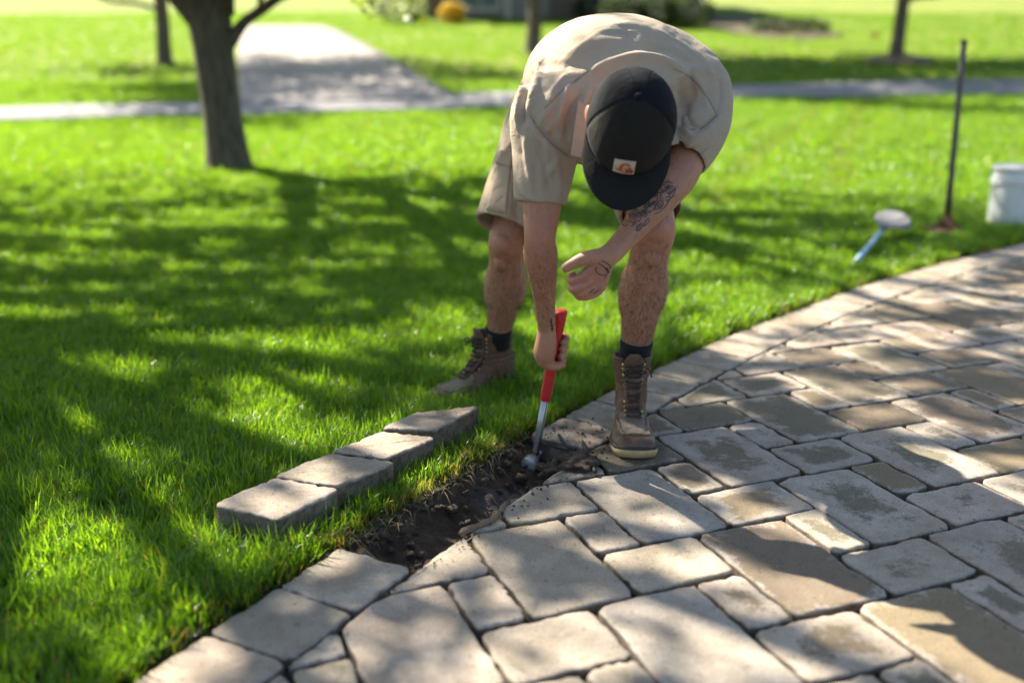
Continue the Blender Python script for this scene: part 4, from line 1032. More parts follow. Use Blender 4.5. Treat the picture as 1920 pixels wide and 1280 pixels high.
c_out = [(cpt[0]+9.5*math.cos(a)*(1+.12*math.cos(a-.6)), cpt[1]+7.2*math.sin(a)) for a in [math.radians(-20-d) for d in range(0, 320, 16)]]
c_in = [(cpt[0]+3.2*math.cos(a)+1, cpt[1]+1.8*math.sin(a)) for a in [math.radians(-20-d) for d in range(304, -1, -38)]]
def cap_strip(name, lines, wd, lift):
    mb = MB()
    for ln, w_ in lines:
        L = [cast(cbv, *p) for p in spline(ln, 4)]; L = [(h+(n if n.dot(HU) > 0 else -n)*lift, n if n.dot(HU) > 0 else -n) for h, n in L if h is not None]
        vs = []; fs = []
        for i, (p, n) in enumerate(L):
            t = (L[min(i+1, len(L)-1)][0]-L[max(i-1, 0)][0]).normalized(); s_ = n.cross(t).normalized()*w_*.5; vs += [p-s_, p+s_]
            if i: fs.append((2*i-2, 2*i-1, 2*i+1, 2*i))
        mb.add(vs, fs)
    return mb.build(name, M_LOGO, cap, False)
cap_strip('logo', [([(1181, 306), (1177, 303), (1171, 303.5), (1166.5, 307), (1166, 312), (1170, 316), (1176, 317), (1181, 315.5), (1181.5, 309)], .0052), ([(1173, 312), (1176, 313), (1181, 313)], .0055), ([(1156, 316), (1166, 318.5)], .0016)], 0, .0085)

# ---- socks
M_SOCK = mat_cloth('black_sock_knit', (0.012, 0.012, 0.013), 500)
def sock(A, K, z0, z1, r):
    d = (K-A).normalized(); mb = MB(); pts = [A+d*t for t in np.linspace(z0, z1, 9)]; mb.tube(pts, [r*(1+.03*math.sin(i*1.9)) for i in range(9)], 20); return on_person(mb.build('sock', M_SOCK))
# ---- boots (built lying along +x, heel at 0)
def mat_leather():
    k = NT('worn_leather'); co = k.coord(); a = k.noise(co, 14, 5, .65); b = k.noise(co, 95, 4, .7); d = k.noise(co, 5, 3); toe = k.attr('toe')
    br = k.ramp(b, [(.3, (.075, .032, .015)), (.6, (.14, .063, .030)), (.8, (.20, .098, .05))])
    du = k.ramp(a, [(.3, (.12, .082, .055)), (.7, (.22, .16, .11))])
    m = k.ramp(k.math('ADD', k.math('MULTIPLY', a, .6), k.math('MULTIPLY', d, .5)), [(.44, (0, 0, 0)), (.66, (.85, .85, .85))])
    m = k.math('MULTIPLY', m, k.ramp(k.math('MULTIPLY', k.attr('hgt'), 4), [(.40, (1, 1, 1)), (.62, (.35, .35, .35))])); c = k.mix(m, br, du); c = k.mix(k.math('MULTIPLY', k.attr('plug'), .75), c, k.ramp(b, [(.3, (.15, .12, .09)), (.7, (.27, .225, .17))])); c = k.mix(k.math('MULTIPLY', toe, k.ramp(a, [(.3, (1, 1, 1)), (.62, (.25, .25, .25))])), c, (.075, .028, .014)); k.base(c)
    k.set(Roughness=k.math('SUBTRACT', .78, k.math('MULTIPLY', toe, .36))); k.bump(k.math('ADD', k.math('MULTIPLY', a, 1.4), k.math('MULTIPLY', b, .6)), .55, .004); return k.m
M_LEATHER = mat_leather(); M_SOLE = simple('boot_sole_crepe', (.42, .31, .15), .75, var=.35, scale=60, bump=.3); M_WELT = simple('boot_welt', (.035, .026, .02), .7, var=.4, scale=80)
M_LACE = simple('boot_lace', (.045, .028, .02), .8, var=.4, scale=400, bump=.4); M_BRASS = simple('eyelet_brass', (.55, .42, .18), .35, .9)
LB = .312
def sole_half(x):
    pts = [(0, .018), (.012, .030), (.035, .036), (.08, .036), (.12, .0375), (.16, .044), (.20, .0535), (.24, .0565), (.27, .052), (.29, .043), (.303, .029), (LB, .010)]
    return float(np.interp(x, [p[0] for p in pts], [p[1] for p in pts]))
def side_curve(x): return -.006*math.sin(math.pi*min(1, max(0, (x-.08)/.2)))      # slight inward curve of the last
def boot_parts(sgn):
    xs = np.concatenate([np.linspace(0, .03, 5), np.linspace(.05, .27, 14), np.linspace(.28, LB, 8)])
    out = [(x, sole_half(x)+side_curve(x)*sgn) for x in xs]+[(x, -sole_half(x)+side_curve(x)*sgn) for x in xs[::-1]]
    parts = {}
    def slab(z0, z1, grow0, grow1, bulge=0):
        c = np.mean(out, 0); rings = []
        for z, g_ in ((z0, grow0), ((z0+z1)/2, (grow0+grow1)/2+bulge), (z1, grow1)):
            rings.append([Vector((c[0]+(x-c[0])*(1+g_/.15), c[1]+(y-c[1])*(1+g_/.05), z+.012*max(0, (x-.24)/.07)**2)) for x, y in out])
        m = MB(); m.loft(rings); return m
    parts['sole'] = slab(0, .024, .000, .003, .001); parts['welt'] = slab(.0242, .0295, .0035, .003)
    up = MB(); rings = []
    for x, hw, hh in [(.303, .026, .030), (.298, .038, .048), (.286, .0465, .0595), (.268, .0515, .0665), (.245, .0535, .0695), (.22, .053, .074), (.195, .0495, .084), (.17, .0455, .100), (.145, .0425, .118), (.12, .041, .13), (.09, .0395, .13), (.06, .038, .12), (.035, .036, .11), (.018, .031, .09), (.008, .022, .07)]:
        cy = side_curve(x)*sgn; r = []
        for k in range(24):
            a = math.pi*2*k/24; c_, s_ = math.cos(a), math.sin(a)
            yy = cy+hw*math.copysign(abs(c_)**.75, c_); zz = .028+(hh-.028)*(max(0, s_)**.72) if s_ > 0 else .028+.004*s_
            r.append(Vector((x, yy, zz)))
        rings.append(r)
    up.loft(rings)
    rings = []
    for z, cx, lx, wy in [(.06, .072, .068, .040), (.10, .072, .070, .042), (.125, .073, .066, .0415), (.15, .070, .060, .042), (.175, .0705, .0565, .0455), (.20, .072, .0575, .0485), (.218, .0735, .058, .0495), (.226, .074, .0565, .0485)]:
        rings.append([Vector((cx+lx*math.cos(2*math.pi*k/24), wy*math.sin(2*math.pi*k/24), z)) for k in range(24)])
    inner = [[Vector((.074+(v.x-.074)*.88, v.y*.86, z)) for v in rings[-1]] for z in (.226, .20, .175)]
    up.loft(rings+inner)
    V, F, N = remesh(up, .0034, 4)
    nz = fbm(V[:, 0]*70+V[:, 1]*30, V[:, 2]*80, 14, 3)+.6*fbm(V[:, 0]*25, V[:, 2]*45+V[:, 1]*20, 17, 2)
    V = V+N*(nz*.0022)[:, None]
    cr = np.exp(-((V[:, 0]-.185)/.02)**2)*(V[:, 2] > .05)                # walking creases
    V = V+N*(cr*np.sin(V[:, 0]*700)*.0012)[:, None]
    cr = np.exp(-((V[:, 2]-.145)/.02)**2); V = V+N*(cr*np.sin(V[:, 2]*330+V[:, 1]*40)*.0016)[:, None]
    bv = bvh_of(V, F)
    def down(x, y):
        h = bv.ray_cast(Vector((x, y, .4)), Vector((0, 0, -1))); return h[0], h[1]
    def near(p): h = bv.find_nearest(Vector(p)); return h[0], h[1]
    # moccasin seam: a U over the toe
    U = []
    for a in np.linspace(-1, 1, 29):
        if abs(a) < .55: x = .258+.012*math.cos(a/.55*math.pi/2); y = .0335*math.sin(a/.55*math.pi/2)
        else: x = .258-(abs(a)-.55)/.45*.075; y = math.copysign(.0335+.004*(abs(a)-.55)/.45, a)
        h, n = down(x, y+side_curve(x)*sgn)
        if h is not None: U.append((h, n))
    ul = [h for h, n in U]; d = seg_dist(V, ul)
    V = V+N*(.0032*np.exp(-(d/.0035)**2)-.0022*np.exp(-((d-.0065)/.003)**2))[:, None]
    tx = smooth(.255, .275, V[:, 0])*1.0
    plug = ((V[:, 0] < .266) & (V[:, 0] > .175) & (abs(V[:, 1]-side_curve(.23)*sgn) < .033) & (N[:, 2] > .3) & (V[:, 2] < .11)).astype(float)
    parts['upper'] = (V, F, tx, plug); bv = bvh_of(V, F)
    m = MB(); m.tube([near(p)[0]+near(p)[1]*.0008 for p in ul], .0011, 5); parts['moc_stitching'] = m
    # tongue
    m = MB(); rows = []
    for t in np.linspace(0, 1, 14):
        z = .10+.155*t; x = float(np.interp(z, [.09, .115, .14, .165, .2, .226, .256], [.188, .165, .140, .132, .1325, .134, .139])); hw = (.021+.006*t)*(1-.55*max(0, (t-.8)/.2)**2)
        rows.append([Vector((x+.0045-.012*(y/.03)**2, y, z-.004*(abs(y)/.03)**2*(t > .8))) for y in np.linspace(-hw, hw, 9)])
    m.loft(rows, (False, False), closed=False); parts['tongue'] = m
    # lacing rows up the front
    rowsz = [.088, .097, .107, .119, .133, .150, .166, .182, .198, .213]; L = MB(); E = []
    def front(z, y, off):
        x = float(np.interp(z, [.085, .10, .115, .14, .165, .2, .226], [.205, .186, .168, .146, .138, .1385, .139])); return Vector((x+off-.010*(abs(y)/.03)**2, y, z))
    for i, z in enumerate(rowsz):
        wd = .0205+.0011*i if i < 5 else .0262+.0006*(i-5); z2 = z+(.010 if i % 2 else .005)
        a, an = near(front(z, -wd, 0)); b, bn = near(front(z2, wd, 0)); pts = [a+an*.0022]
        for q in (.2, .4, .6, .8): pts.append(front(z+(z2-z)*q+.0015*math.sin(q*6+i), -wd+2*wd*q, .0105 if i > 3 else .009))
        pts.append(b+bn*.0022); Q = spline(pts, 4); L.tube(Q.tolist(), .0025, 6)
        pts = [near(front(z2, -wd, 0))[0]+an*.0022]
        for q in (.25, .5, .75): pts.append(front(z2+(z-z2)*q, -wd+2*wd*q, .0125 if i > 3 else .0105))
        pts.append(near(front(z, wd, 0))[0]+bn*.0022); L.tube(spline(pts, 4).tolist(), .0021, 6)
        for q in (-1, 1):
            h, n = near(front(z+.003, q*wd*1.06, 0)); E.append((h+n*.0015, n, i > 4))
    top = front(.214, 0.0, .015)
    for pts in ([top, top+Vector((.012, .018, .010)), top+Vector((.010, .036, .002)), top+Vector((.004, .044, -.022))], [top, top+Vector((.012, -.016, .006)), top+Vector((.012, -.028, -.008)), top+Vector((.004, -.012, -.012)), top],
                [top, top+Vector((.014, .012, .004)), top+Vector((.014, .028, -.004)), top+Vector((.006, .018, -.012)), top], [top, top+Vector((.012, -.012, -.006)), top+Vector((.008, -.03, -.026))]):
        L.tube(spline(pts, 6).tolist(), .0022, 6)
    ell(L, top+Vector((.003, 0, 0)), .006, .007, .006)
    parts['laces'] = L; parts['eyelets'] = E
    m = MB(); rim = [Vector((.074+.0545*math.cos(a), .0475*math.sin(a), .2265+.004*math.cos(a))) for a in np.linspace(.62, 2*math.pi-.62, 24)]; m.tube(rim, .0058, 8); parts['collar'] = m
    m = MB(); m.box((.0035, 0, .12), (.006, .016, .055), bev=.002); parts['pull_strap'] = m
    return parts
def make_boot(sgn, heel, toe, z, label, pitch=0.0, zs=.89):
    pr = boot_parts(sgn); d = Vector(toe)-Vector(heel); b = empty('boot', (heel[0], heel[1], z), (0, pitch, math.atan2(d.y, d.x)))
    b.parent = person; b.matrix_parent_inverse = Matrix.Translation(-PO); b['label'] = label; b.scale = (1, 1, zs)
    V, F, tx, plug = pr['upper']; mesh_obj('upper', V, F, M_LEATHER, b, attrs={'toe': tx*(1-plug), 'plug': plug, 'hgt': V[:, 2]})
    pr['sole'].build('sole', M_SOLE, b); pr['welt'].build('welt', M_WELT, b); pr['moc_stitching'].build('moc_stitching', M_SOLE, b)
    o = pr['tongue'].build('tongue', M_LEATHER, b); md = o.modifiers.new('t', 'SOLIDIFY'); md.thickness = .005; md.offset = 0
    pr['laces'].build('laces', M_LACE, b); pr['collar'].build('collar', M_LEATHER, b); pr['pull_strap'].build('pull_strap', M_LEATHER, b)
    for h, n, hook in pr['eyelets']:
        m = MB(); q = n.to_track_quat('Z', 'Y').to_matrix(); r = .0056 if hook else .004
        m.loft([[h+q @ Vector((r*k*math.cos(2*math.pi*i/10), r*k*math.sin(2*math.pi*i/10), zz)) for i in range(10)] for k, zz in ((1, -.001), (1, .0012), (.6, .0022 if hook else .0012))]); m.build('eyelet', M_BRASS, b)
    return b
make_boot(1, (0.320, 2.590), (0.309, 2.279), .002, 'scuffed brown lace-up work boot planted on the pavers')
make_boot(-1, (0.005, 2.985), (-0.243, 2.800), -.045, 'scuffed brown lace-up work boot planted in the grass', zs=.86)
sock(AL, KL, .05, .140, .0425); sock(AR, KR, .05, .112, .0405)
# ------------------------------------------------------------------ hammer
M_STEEL = simple('hammer_steel', (.50, .49, .47), .42, .6, .18, 60, .15); M_STEELD = simple('hammer_shank_steel', (.20, .20, .20), .38, .9, .2, 90); M_GRIP = simple('red_rubber_grip', (.52, .022, .018), .5, 0, .12, 90, .12)
hm = empty('hammer', HAM_B); tag(hm, 'steel claw hammer with red rubber grip held in the fist', 'hammer')
FD = Vector((-.30, -.92, .10)); FD = (FD-HA*FD.dot(HA)).normalized(); WDv = HA.cross(FD).normalized()      # face direction, width direction
def hl(a, f, w_): return HA*a+FD*f+WDv*w_
def rect_ring(a, f0, f1, w_, n=20, pw=4.0):
    c = (f0+f1)/2; h = (f1-f0)/2; out = []
    for k in range(n):
        q = 2*math.pi*k/n; ca, sa = math.cos(q), math.sin(q); out.append(hl(a, c+h*math.copysign(abs(ca)**(2/pw), ca), w_*math.copysign(abs(sa)**(2/pw), sa)))
    return out
gs = HLEN*.415
mb = MB(); mb.loft([rect_ring(a, f0, f1, w_) for a, f0, f1, w_ in ((-.008, -.013, .013, .010), (.01, -.013, .013, .009), (.03, -.0115, .0115, .0065), (gs-.02, -.0105, .0105, .0062), (gs+.05, -.010, .010, .006))]); mb.build('shank', M_STEELD, hm)
mb = MB()
for q in (-1, 1): mb.loft([rect_ring(a, q*.0105-.0022, q*.0105+.0022, .0075, 12) for a in (.02, gs+.0)])
mb.build('shank_rail', M_STEEL, hm)['kind'] = 'stuff'
mb = MB(); prof = [(gs-.004, .0125, .0115), (gs, .0135, .0125), (gs+.03, .0138, .0128), (gs+.08, .0145, .0132), (gs+.14, .0150, .0136), (HLEN-.06, .0165, .0135), (HLEN-.03, .0195, .0140), (HLEN-.006, .0222, .0145), (HLEN, .0215, .0138)]
mb.loft([rect_ring(a, -f, f, w_, 24, 2.7) for a, f, w_ in prof]); grip = mb.build('grip', M_GRIP, hm)
mb = MB(); mb.loft([rect_ring(gs-.036, -.0135, -.0125, .0015, 10), rect_ring(gs-.016, -.0140, -.004, .006, 10), rect_ring(gs+.004, -.0139, .008, .0118, 10)]); mb.build('grip_tongue', M_GRIP, hm)
mb = MB()
for k in range(9): mb.loft([rect_ring(gs+.012+k*.0065, -.0145, .0145, .0137, 24, 2.7), rect_ring(gs+.0145+k*.0065, -.0145, .0145, .0137, 24, 2.7)])
mb.build('grip_ribs', M_GRIP, hm)['kind'] = 'stuff'
def disc_ring(f, r, a=0, n=24): return [hl(a+r*math.cos(2*math.pi*k/n), f, r*math.sin(2*math.pi*k/n)) for k in range(n)]
mb = MB(); mb.loft([disc_ring(f, r) for f, r in ((-.012, .012), (.006, .0135), (.014, .0125), (.022, .0135), (.026, .0210), (.050, .0215), (.0525, .0202))]); mb.build('head', M_STEEL, hm)
mb = MB()
for i in range(-6, 7):
    for j in range(-6, 7):
        if i*i+j*j < 36:
            c = (i*.0027, j*.0027); mb.add([hl(c[0]-.001, .0524, c[1]-.001), hl(c[0]+.001, .0524, c[1]-.001), hl(c[0]+.001, .0524, c[1]+.001), hl(c[0]-.001, .0524, c[1]+.001), hl(c[0], .0542, c[1])], [(0, 1, 4), (1, 2, 4), (2, 3, 4), (3, 0, 4)])
mb.build('milled_face', M_STEEL, hm)['kind'] = 'stuff'
for q in (-1, 1):
    mb = MB(); rows = []
    for t in np.linspace(0, 1, 8):
        f = -.010-.085*t; a = .004-.030*t*t; th = .009*(1-t)+.0015; w0 = .0015+.003*t; w1 = .0125+.004*t*(1-t); rows.append([hl(a+th, f, q*w0), hl(a+th*.9, f, q*w1), hl(a-th*.9, f, q*w1), hl(a-th, f, q*w0)])
    mb.loft(rows); mb.build('claw', M_STEEL, hm)

# ------------------------------------------------------------------ the four lifted edge pavers, lying in a row on the grass
labs = ['loose paver at the end of the grass row farthest from the hammer', 'loose paver second in the grass row from the end farthest from the hammer', 'loose paver in the grass row, second from the booted foot', 'loose paver ending the grass row nearest the booted foot']
Q4 = [[(404, 947), (516, 898), (634, 916), (520, 971)], [(518, 891), (620, 848), (738, 863), (632, 910)], [(625, 845), (716, 807), (817, 816), (726, 855)], [(718, 801), (780, 775), (898, 767), (818, 806)]]
for i, q in enumerate(Q4):
    P = [np.array(at_z(*p, .062)[:2]) for p in q]; c = np.mean(P, 0); P = [c+(p-c)*1.04 for p in P]
    o = add_paver(P, 9100+i, worn=.35, dirt=.25, z=.060+(.004, .001, .0, .006)[i], n_out=56, parent=None, side=1.0); o.name = 'loose_paver'
    me = o.data; co = np.empty(len(me.vertices)*3); me.vertices.foreach_get('co', co); co = co.reshape(-1, 3); co[co[:, 2] < -.05, 2] = -.088; me.vertices.foreach_set('co', co.ravel())
    o.rotation_euler = ((.02, -.01, .0, .03)[i], (.02, .02, .03, -.02)[i], 0)
    tag(o, labs[i], 'paver', 'lifted edge pavers laid on the lawn')
    u = P[1]-P[0]; L = np.linalg.norm(u); ca, sa = u/L; FOOT.append((c[0], c[1], ca, sa, L/2-.004, np.linalg.norm(P[3]-P[0])/2-.004))
FOOT.append((-.119, 2.892, *(np.array([-.248, -.185])/.3094), .150, .046))

# ------------------------------------------------------------------ bucket, tamper, shovel
M_PLASTIC = NT('bucket_plastic'); k = M_PLASTIC; co = k.coord(); a = k.noise(co, 6, 5, .7); b_ = k.noise(co, 18, 4, .7)
k.base(k.mix(k.ramp(b_, [(.60, (0, 0, 0)), (.74, (.6, .6, .6))]), k.mix(a, (.70, .68, .64), (.82, .80, .77)), (.36, .29, .2))); k.set(Roughness=.5); k.b.inputs['Subsurface Weight'].default_value = .1; M_PLASTIC = k.m
bx = at_z(1918, 431, -.02); bk = empty('bucket', (bx.x, bx.y+.15, -.025)); tag(bk, 'white plastic bucket standing on the lawn beside the tamper', 'bucket')
def lathe(prof, n=40): 
    m = MB(); m.loft([[Vector((r*math.cos(2*math.pi*k/n), r*math.sin(2*math.pi*k/n), z)) for k in range(n)] for r, z in prof], (True, True)); return m
o = lathe([(.126, 0), (.131, .004), (.1345, .10), (.139, .27), (.1405, .36), (.136, .36), (.132, .12), (.124, .012)]).build('shell', M_PLASTIC, bk)
for z, h_, g_ in ((.262, .012, .008), (.285, .006, .006), (.335, .022, .007)): lathe([(.139, z), (.139+g_, z), (.139+g_, z+h_), (.139, z+h_)]).build('rim_band', M_PLASTIC, bk)
mb = MB(); mb.tube([Vector((-.148*math.cos(a), -.03-.17*math.sin(a)*.55, .275-.20*math.sin(a))) for a in np.linspace(0, math.pi, 20)], .0025, 6); mb.build('bail_handle', simple('wire', (.5, .5, .5), .4, .8), bk)
for q in (-1, 1): mb = MB(); mb.box((q*.148, -.01, .272), (.016, .03, .03), bev=.004); mb.build('handle_ear', M_PLASTIC, bk)
FOOT.append((bx.x, bx.y+.15, 1, 0, .13, .13))
M_RUST = simple('rusty_iron', (.16, .075, .04), .85, .3, .4, 40, .5); M_POLE = simple('weathered_steel_pole', (.10, .095, .09), .6, .5, .35, 30, .3)
tb = at_z(1774, 434, -.01); tt = at_y(1808, 76, tb.y+.02); tp = empty('tamper', tb); tag(tp, 'dark steel hand tamper standing upright on the lawn', 'tamper')
mb = MB(); v = tt-tb; mb.tube([v*.04, v*.3, v*.7, v], [.018, .0172, .0165, .016], 14); mb.build('handle', M_POLE, tp)
mb = MB(); mb.tube([v*.985, v*1.003], [.0185, .0185], 14); mb.build('end_cap', M_POLE, tp)
mb = MB(); mb.box((0, 0, .012), (.20, .20, .014), bev=.003); mb.build('base_plate', M_RUST, tp)
mb = MB(); mb.tube([v*.012, v*.03, v*.09], [.045, .032, .022], 14)
mb.build('socket', M_RUST, tp)
for q in ((.085, .0), (-.085, 0), (0, .085), (0, -.085)): mb = MB(); mb.tube([Vector((*q, .022)), v*.07+Vector((q[0]*.1, q[1]*.1, 0))], [.007, .008], 6); mb.build('brace', M_RUST, tp)
FOOT.append((tb.x, tb.y, 1, 0, .09, .09))
M_BLADEG = simple('worn_spade_steel', (.15, .15, .16), .9, .0, .2, 20, .2); M_SHAFT = NT('blue_white_shaft'); k = M_SHAFT; k.base(k.mix(k.ramp(k.noise(k.coord(), 22, 3), [(.46, (0, 0, 0)), (.52, (1, 1, 1))]), (.55, .58, .62), (.20, .42, .62))); k.set(Roughness=.5); M_SHAFT = k.m
s0 = at_z(1606, 489, .03); s1 = at_z(1655, 430, .045); sv = empty('spade', s0); tag(sv, 'short spade with blue and white shaft and grey blade lying in the grass', 'spade')
mb = MB(); mb.tube([Vector((0, 0, 0)), (s1-s0)*.5, s1-s0], [.013, .0125, .012], 12); mb.build('shaft', M_SHAFT, sv)
mb = MB(); mb.tube([(s1-s0)*.97, (s1-s0)*1.10], [.019, .022], 12); mb.build('socket', M_BLADEG, sv)
ring = []
bc = [(1638, 409), (1642, 402), (1652, 397.5), (1668, 395.5), (1684, 397), (1698, 402), (1708, 411), (1709, 422), (1704, 433), (1690, 428), (1672, 428), (1656, 428), (1646, 420)]
pp = [at_z(*p, .055+.05*(433-p[1])/38)-s0 for p in bc]; cc = sum(pp, Vector())/len(pp)
vs = pp+[lerp(p, cc, .45)-Vector((0, 0, .014)) for p in pp]+[cc-Vector((0, 0, .018))]; n = len(pp)
o = mesh_obj('blade', vs, [(i, (i+1) % n, (i+1) % n+n, i+n) for i in range(n)]+[(i+n, (i+1) % n+n, 2*n) for i in range(n)], M_BLADEG, sv); md = o.modifiers.new('s', 'SUBSURF'); md.levels = md.render_levels = 2; md = o.modifiers.new('t', 'SOLIDIFY'); md.thickness = .004

# ------------------------------------------------------------------ soil, roots and litter round the dig
def clod(name, c, r, seed, flat=.6, n=16, mat=None):
    rs = np.random.default_rng(seed); bm = bmesh.new(); bmesh.ops.create_icosphere(bm, subdivisions=4, radius=1)
    V = np.array([v.co[:] for v in bm.verts]); d = 1+.55*fbm(V[:, 0]*2.3+seed, V[:, 1]*2.3+V[:, 2]*1.7, seed, 3)+.4*fbm(V[:, 0]*6+V[:, 2]*5, V[:, 1]*6+seed, seed+3, 4)
    V = V*d[:, None]*np.array(r); V[:, 2] *= 1; F = [[v.index for v in f.verts] for f in bm.faces]; bm.free()
    o = mesh_obj(name, V, F, mat or M_SOIL2); o.location = c; return o
def mat_dirt():
    k = NT('crumbly_dirt'); co = k.coord(); a = k.noise(co, 55, 5, .75); b = k.noise(co, 320, 2)
    k.base(k.ramp(a, [(.3, (.03, .021, .014)), (.55, (.085, .06, .04)), (.78, (.15, .11, .075))])); k.set(Roughness=1.0); k.bump(k.math('ADD', a, k.math('MULTIPLY', b, .4)), 1.0, .008); return k.m
M_SOIL2 = mat_dirt()
c = at_z(1082, 872, .0); o = clod('dirt_mound', (c.x, c.y, .006), (.048, .055, .020), 3); tag(o, 'crumbly heap of dug soil on the paver corner beside the boot', 'soil heap')
c = at_z(1046, 880, -.01); o = clod('dirt_mound', (c.x-.005, c.y, -.016), (.045, .035, .028), 5); tag(o, 'low spill of soil sliding into the trench beside the hammer head', 'soil heap')
mb = MB()
rs_ = np.random.default_rng(8)
for i in range(230):
    if i < 130: s_ = rs_.uniform(T0, T1); r_ = rs_.normal(-.01, .03)
    else: s_ = rs_.normal(6.72, .10); r_ = rs_.uniform(-.08, .16)
    x, y = arc(s_, r_); z = .002 if (r_ < -.004 or s_ > T1) else -.075
    q = rs_.uniform(.0015, .0045)*(1.8 if rs_.random() < .1 else 1); m = Matrix.Rotation(rs_.uniform(0, 6), 3, 'Z')
    ps = [m @ Vector((a*rs_.uniform(.6, 1.3), b*rs_.uniform(.6, 1.3), c_*rs_.uniform(.5, 1.0)))*q+Vector((x, y, z+q*.4)) for a, b, c_ in ((1, 0, 0), (-1, 0, 0), (0, 1, 0), (0, -1, 0), (0, 0, 1), (0, 0, -1))]
    mb.add(ps, [(0, 2, 4), (2, 1, 4), (1, 3, 4), (3, 0, 4), (2, 0, 5), (1, 2, 5), (3, 1, 5), (0, 3, 5)])
tag(mb.build('soil_crumbs', M_SOIL2, None, False), 'scattered dark crumbs of soil on the pavers along the trench', 'soil', kind='stuff')
mb = MB(); bmc = bmesh.new(); bmesh.ops.create_icosphere(bmc, subdivisions=2, radius=1); cv = np.array([v.co[:] for v in bmc.verts]); cf = [[v.index for v in f.verts] for f in bmc.faces]; bmc.free()
for i in range(110):
    s_ = rs_.uniform(T0+.02, T1-.01); r_ = rs_.uniform(-.005, .175) if i < 70 else rs_.normal(.165, .012); x, y = arc(s_, r_); q = rs_.uniform(.003, .010)*(1.7 if rs_.random() < .12 else 1)
    z = -.080+(.03*max(0, (r_-.09)/.08)) if i < 70 else rs_.uniform(-.06, -.015)
    d_ = 1+.6*fbm(cv[:, 0]*2+i, cv[:, 1]*2+cv[:, 2]*1.5, i, 2); mb.add((cv*d_[:, None]*q*np.array([1, 1, .75])+np.array([x, y, z+q*.4])).tolist(), cf)
tag(mb.build('soil_clods', M_SOIL2), 'crumbly brown clods of soil lying in the open trench', 'soil', kind='stuff')
# dead root strip along the near lip of the dig
def pxl(L, z): return [at_z(*p, z) for p in L]
M_ROOT = simple('dry_root', (.20, .135, .08), .9, 0, .4, 60, .6)
mb = MB(); P = spline([tuple(p) for p in pxl([(864, 1000), (880, 992), (905, 982), (925, 972), (940, 955), (948, 942)], .004)], 5); mb.tube(P.tolist(), [.006, .0075, .0065, .006, .0075, .009, .0085, .007, .006, .006, .007, .008, .0085, .007, .006, .007, .0075, .006, .005, .005, .006, .007, .006, .005, .003, .003][:len(P)], 8)
tag(mb.build('dead_root', M_ROOT), 'pale dead root lying along the paver edge of the trench', 'root')
mb = MB(); P = spline([tuple(p) for p in pxl([(1048, 815), (1056, 828), (1066, 838), (1080, 842)], .006)], 5); mb.tube(P.tolist(), .0045, 7)
P = spline([tuple(p) for p in pxl([(1092, 826), (1098, 842), (1106, 860), (1116, 884)], .010)], 5); mb2 = MB(); mb2.tube(P.tolist(), [.003+.003*math.sin(i*.5)**2 for i in range(len(P))], 7)
M_RUB = simple('black_edging_plastic', (.03, .028, .025), .7, 0, .4, 60, .3)
tag(mb.build('joint_strip', M_RUB), 'dark curl of hardened joint sand beside the hammer shank', 'joint strip'); tag(mb2.build('joint_strip', M_RUB), 'dark curl of hardened joint sand beside the boot toe', 'joint strip')
# roots and straw hanging from the cut turf
mb = MB()
for i in range(330):
    s_ = rs_.uniform(T0-.01, T1+.01); r_ = rs_.uniform(.165, .225); x, y = arc(s_, r_); z = rs_.uniform(-.04, .012)
    d = Vector((*(np.array(arc(s_, r_-.1))-np.array([x, y])), 0)).normalized()*rs_.uniform(-.3, 1)+Vector((rs_.normal(0, .5), rs_.normal(0, .5), rs_.uniform(-.9, .3))); d.normalize(); L = rs_.uniform(.012, .045)
    p0 = Vector((x, y, z)); p1 = p0+d*L*.5+Vector((0, 0, .006)); p2 = p0+d*L+Vector((rs_.normal(0, .008), rs_.normal(0, .008), -.012)); w_ = d.cross(Vector((0, 0, 1))).normalized()*rs_.uniform(.0004, .0009)
    mb.add([p0-w_, p0+w_, p1+w_, p1-w_, p2], [(0, 1, 2, 3), (3, 2, 4)])
tag(mb.build('turf_roots', simple('straw_root', (.27, .19, .10), .9, 0, .5, 200), None), 'dry roots and straw hanging from the cut turf over the trench', 'roots', kind='stuff')
# cut grass blades lying on the paving
mb = MB()
for i in range(90):
    s_ = rs_.uniform(5.6, 9.2); r_ = -abs(rs_.normal(0, .25))+.16; x, y = arc(s_, r_); a = rs_.uniform(0, 6.28); L = rs_.uniform(.008, .028)
    if T0 < s_ < T1 and r_ > 0: continue
    p = Vector((x, y, .004)); d = Vector((math.cos(a), math.sin(a), 0)); w_ = Vector((-d.y, d.x, 0))*.0009
    mb.add([p-d*L-w_, p-d*L+w_, p+w_+Vector((0, 0, .002)), p-w_+Vector((0, 0, .002)), p+d*L+w_*.3, p+d*L-w_*.3], [(0, 1, 2, 3), (3, 2, 4, 5)])
tag(mb.build('grass_clippings', M_LEAF, None), 'stray grass clippings scattered on the pavers', 'clippings', kind='stuff')
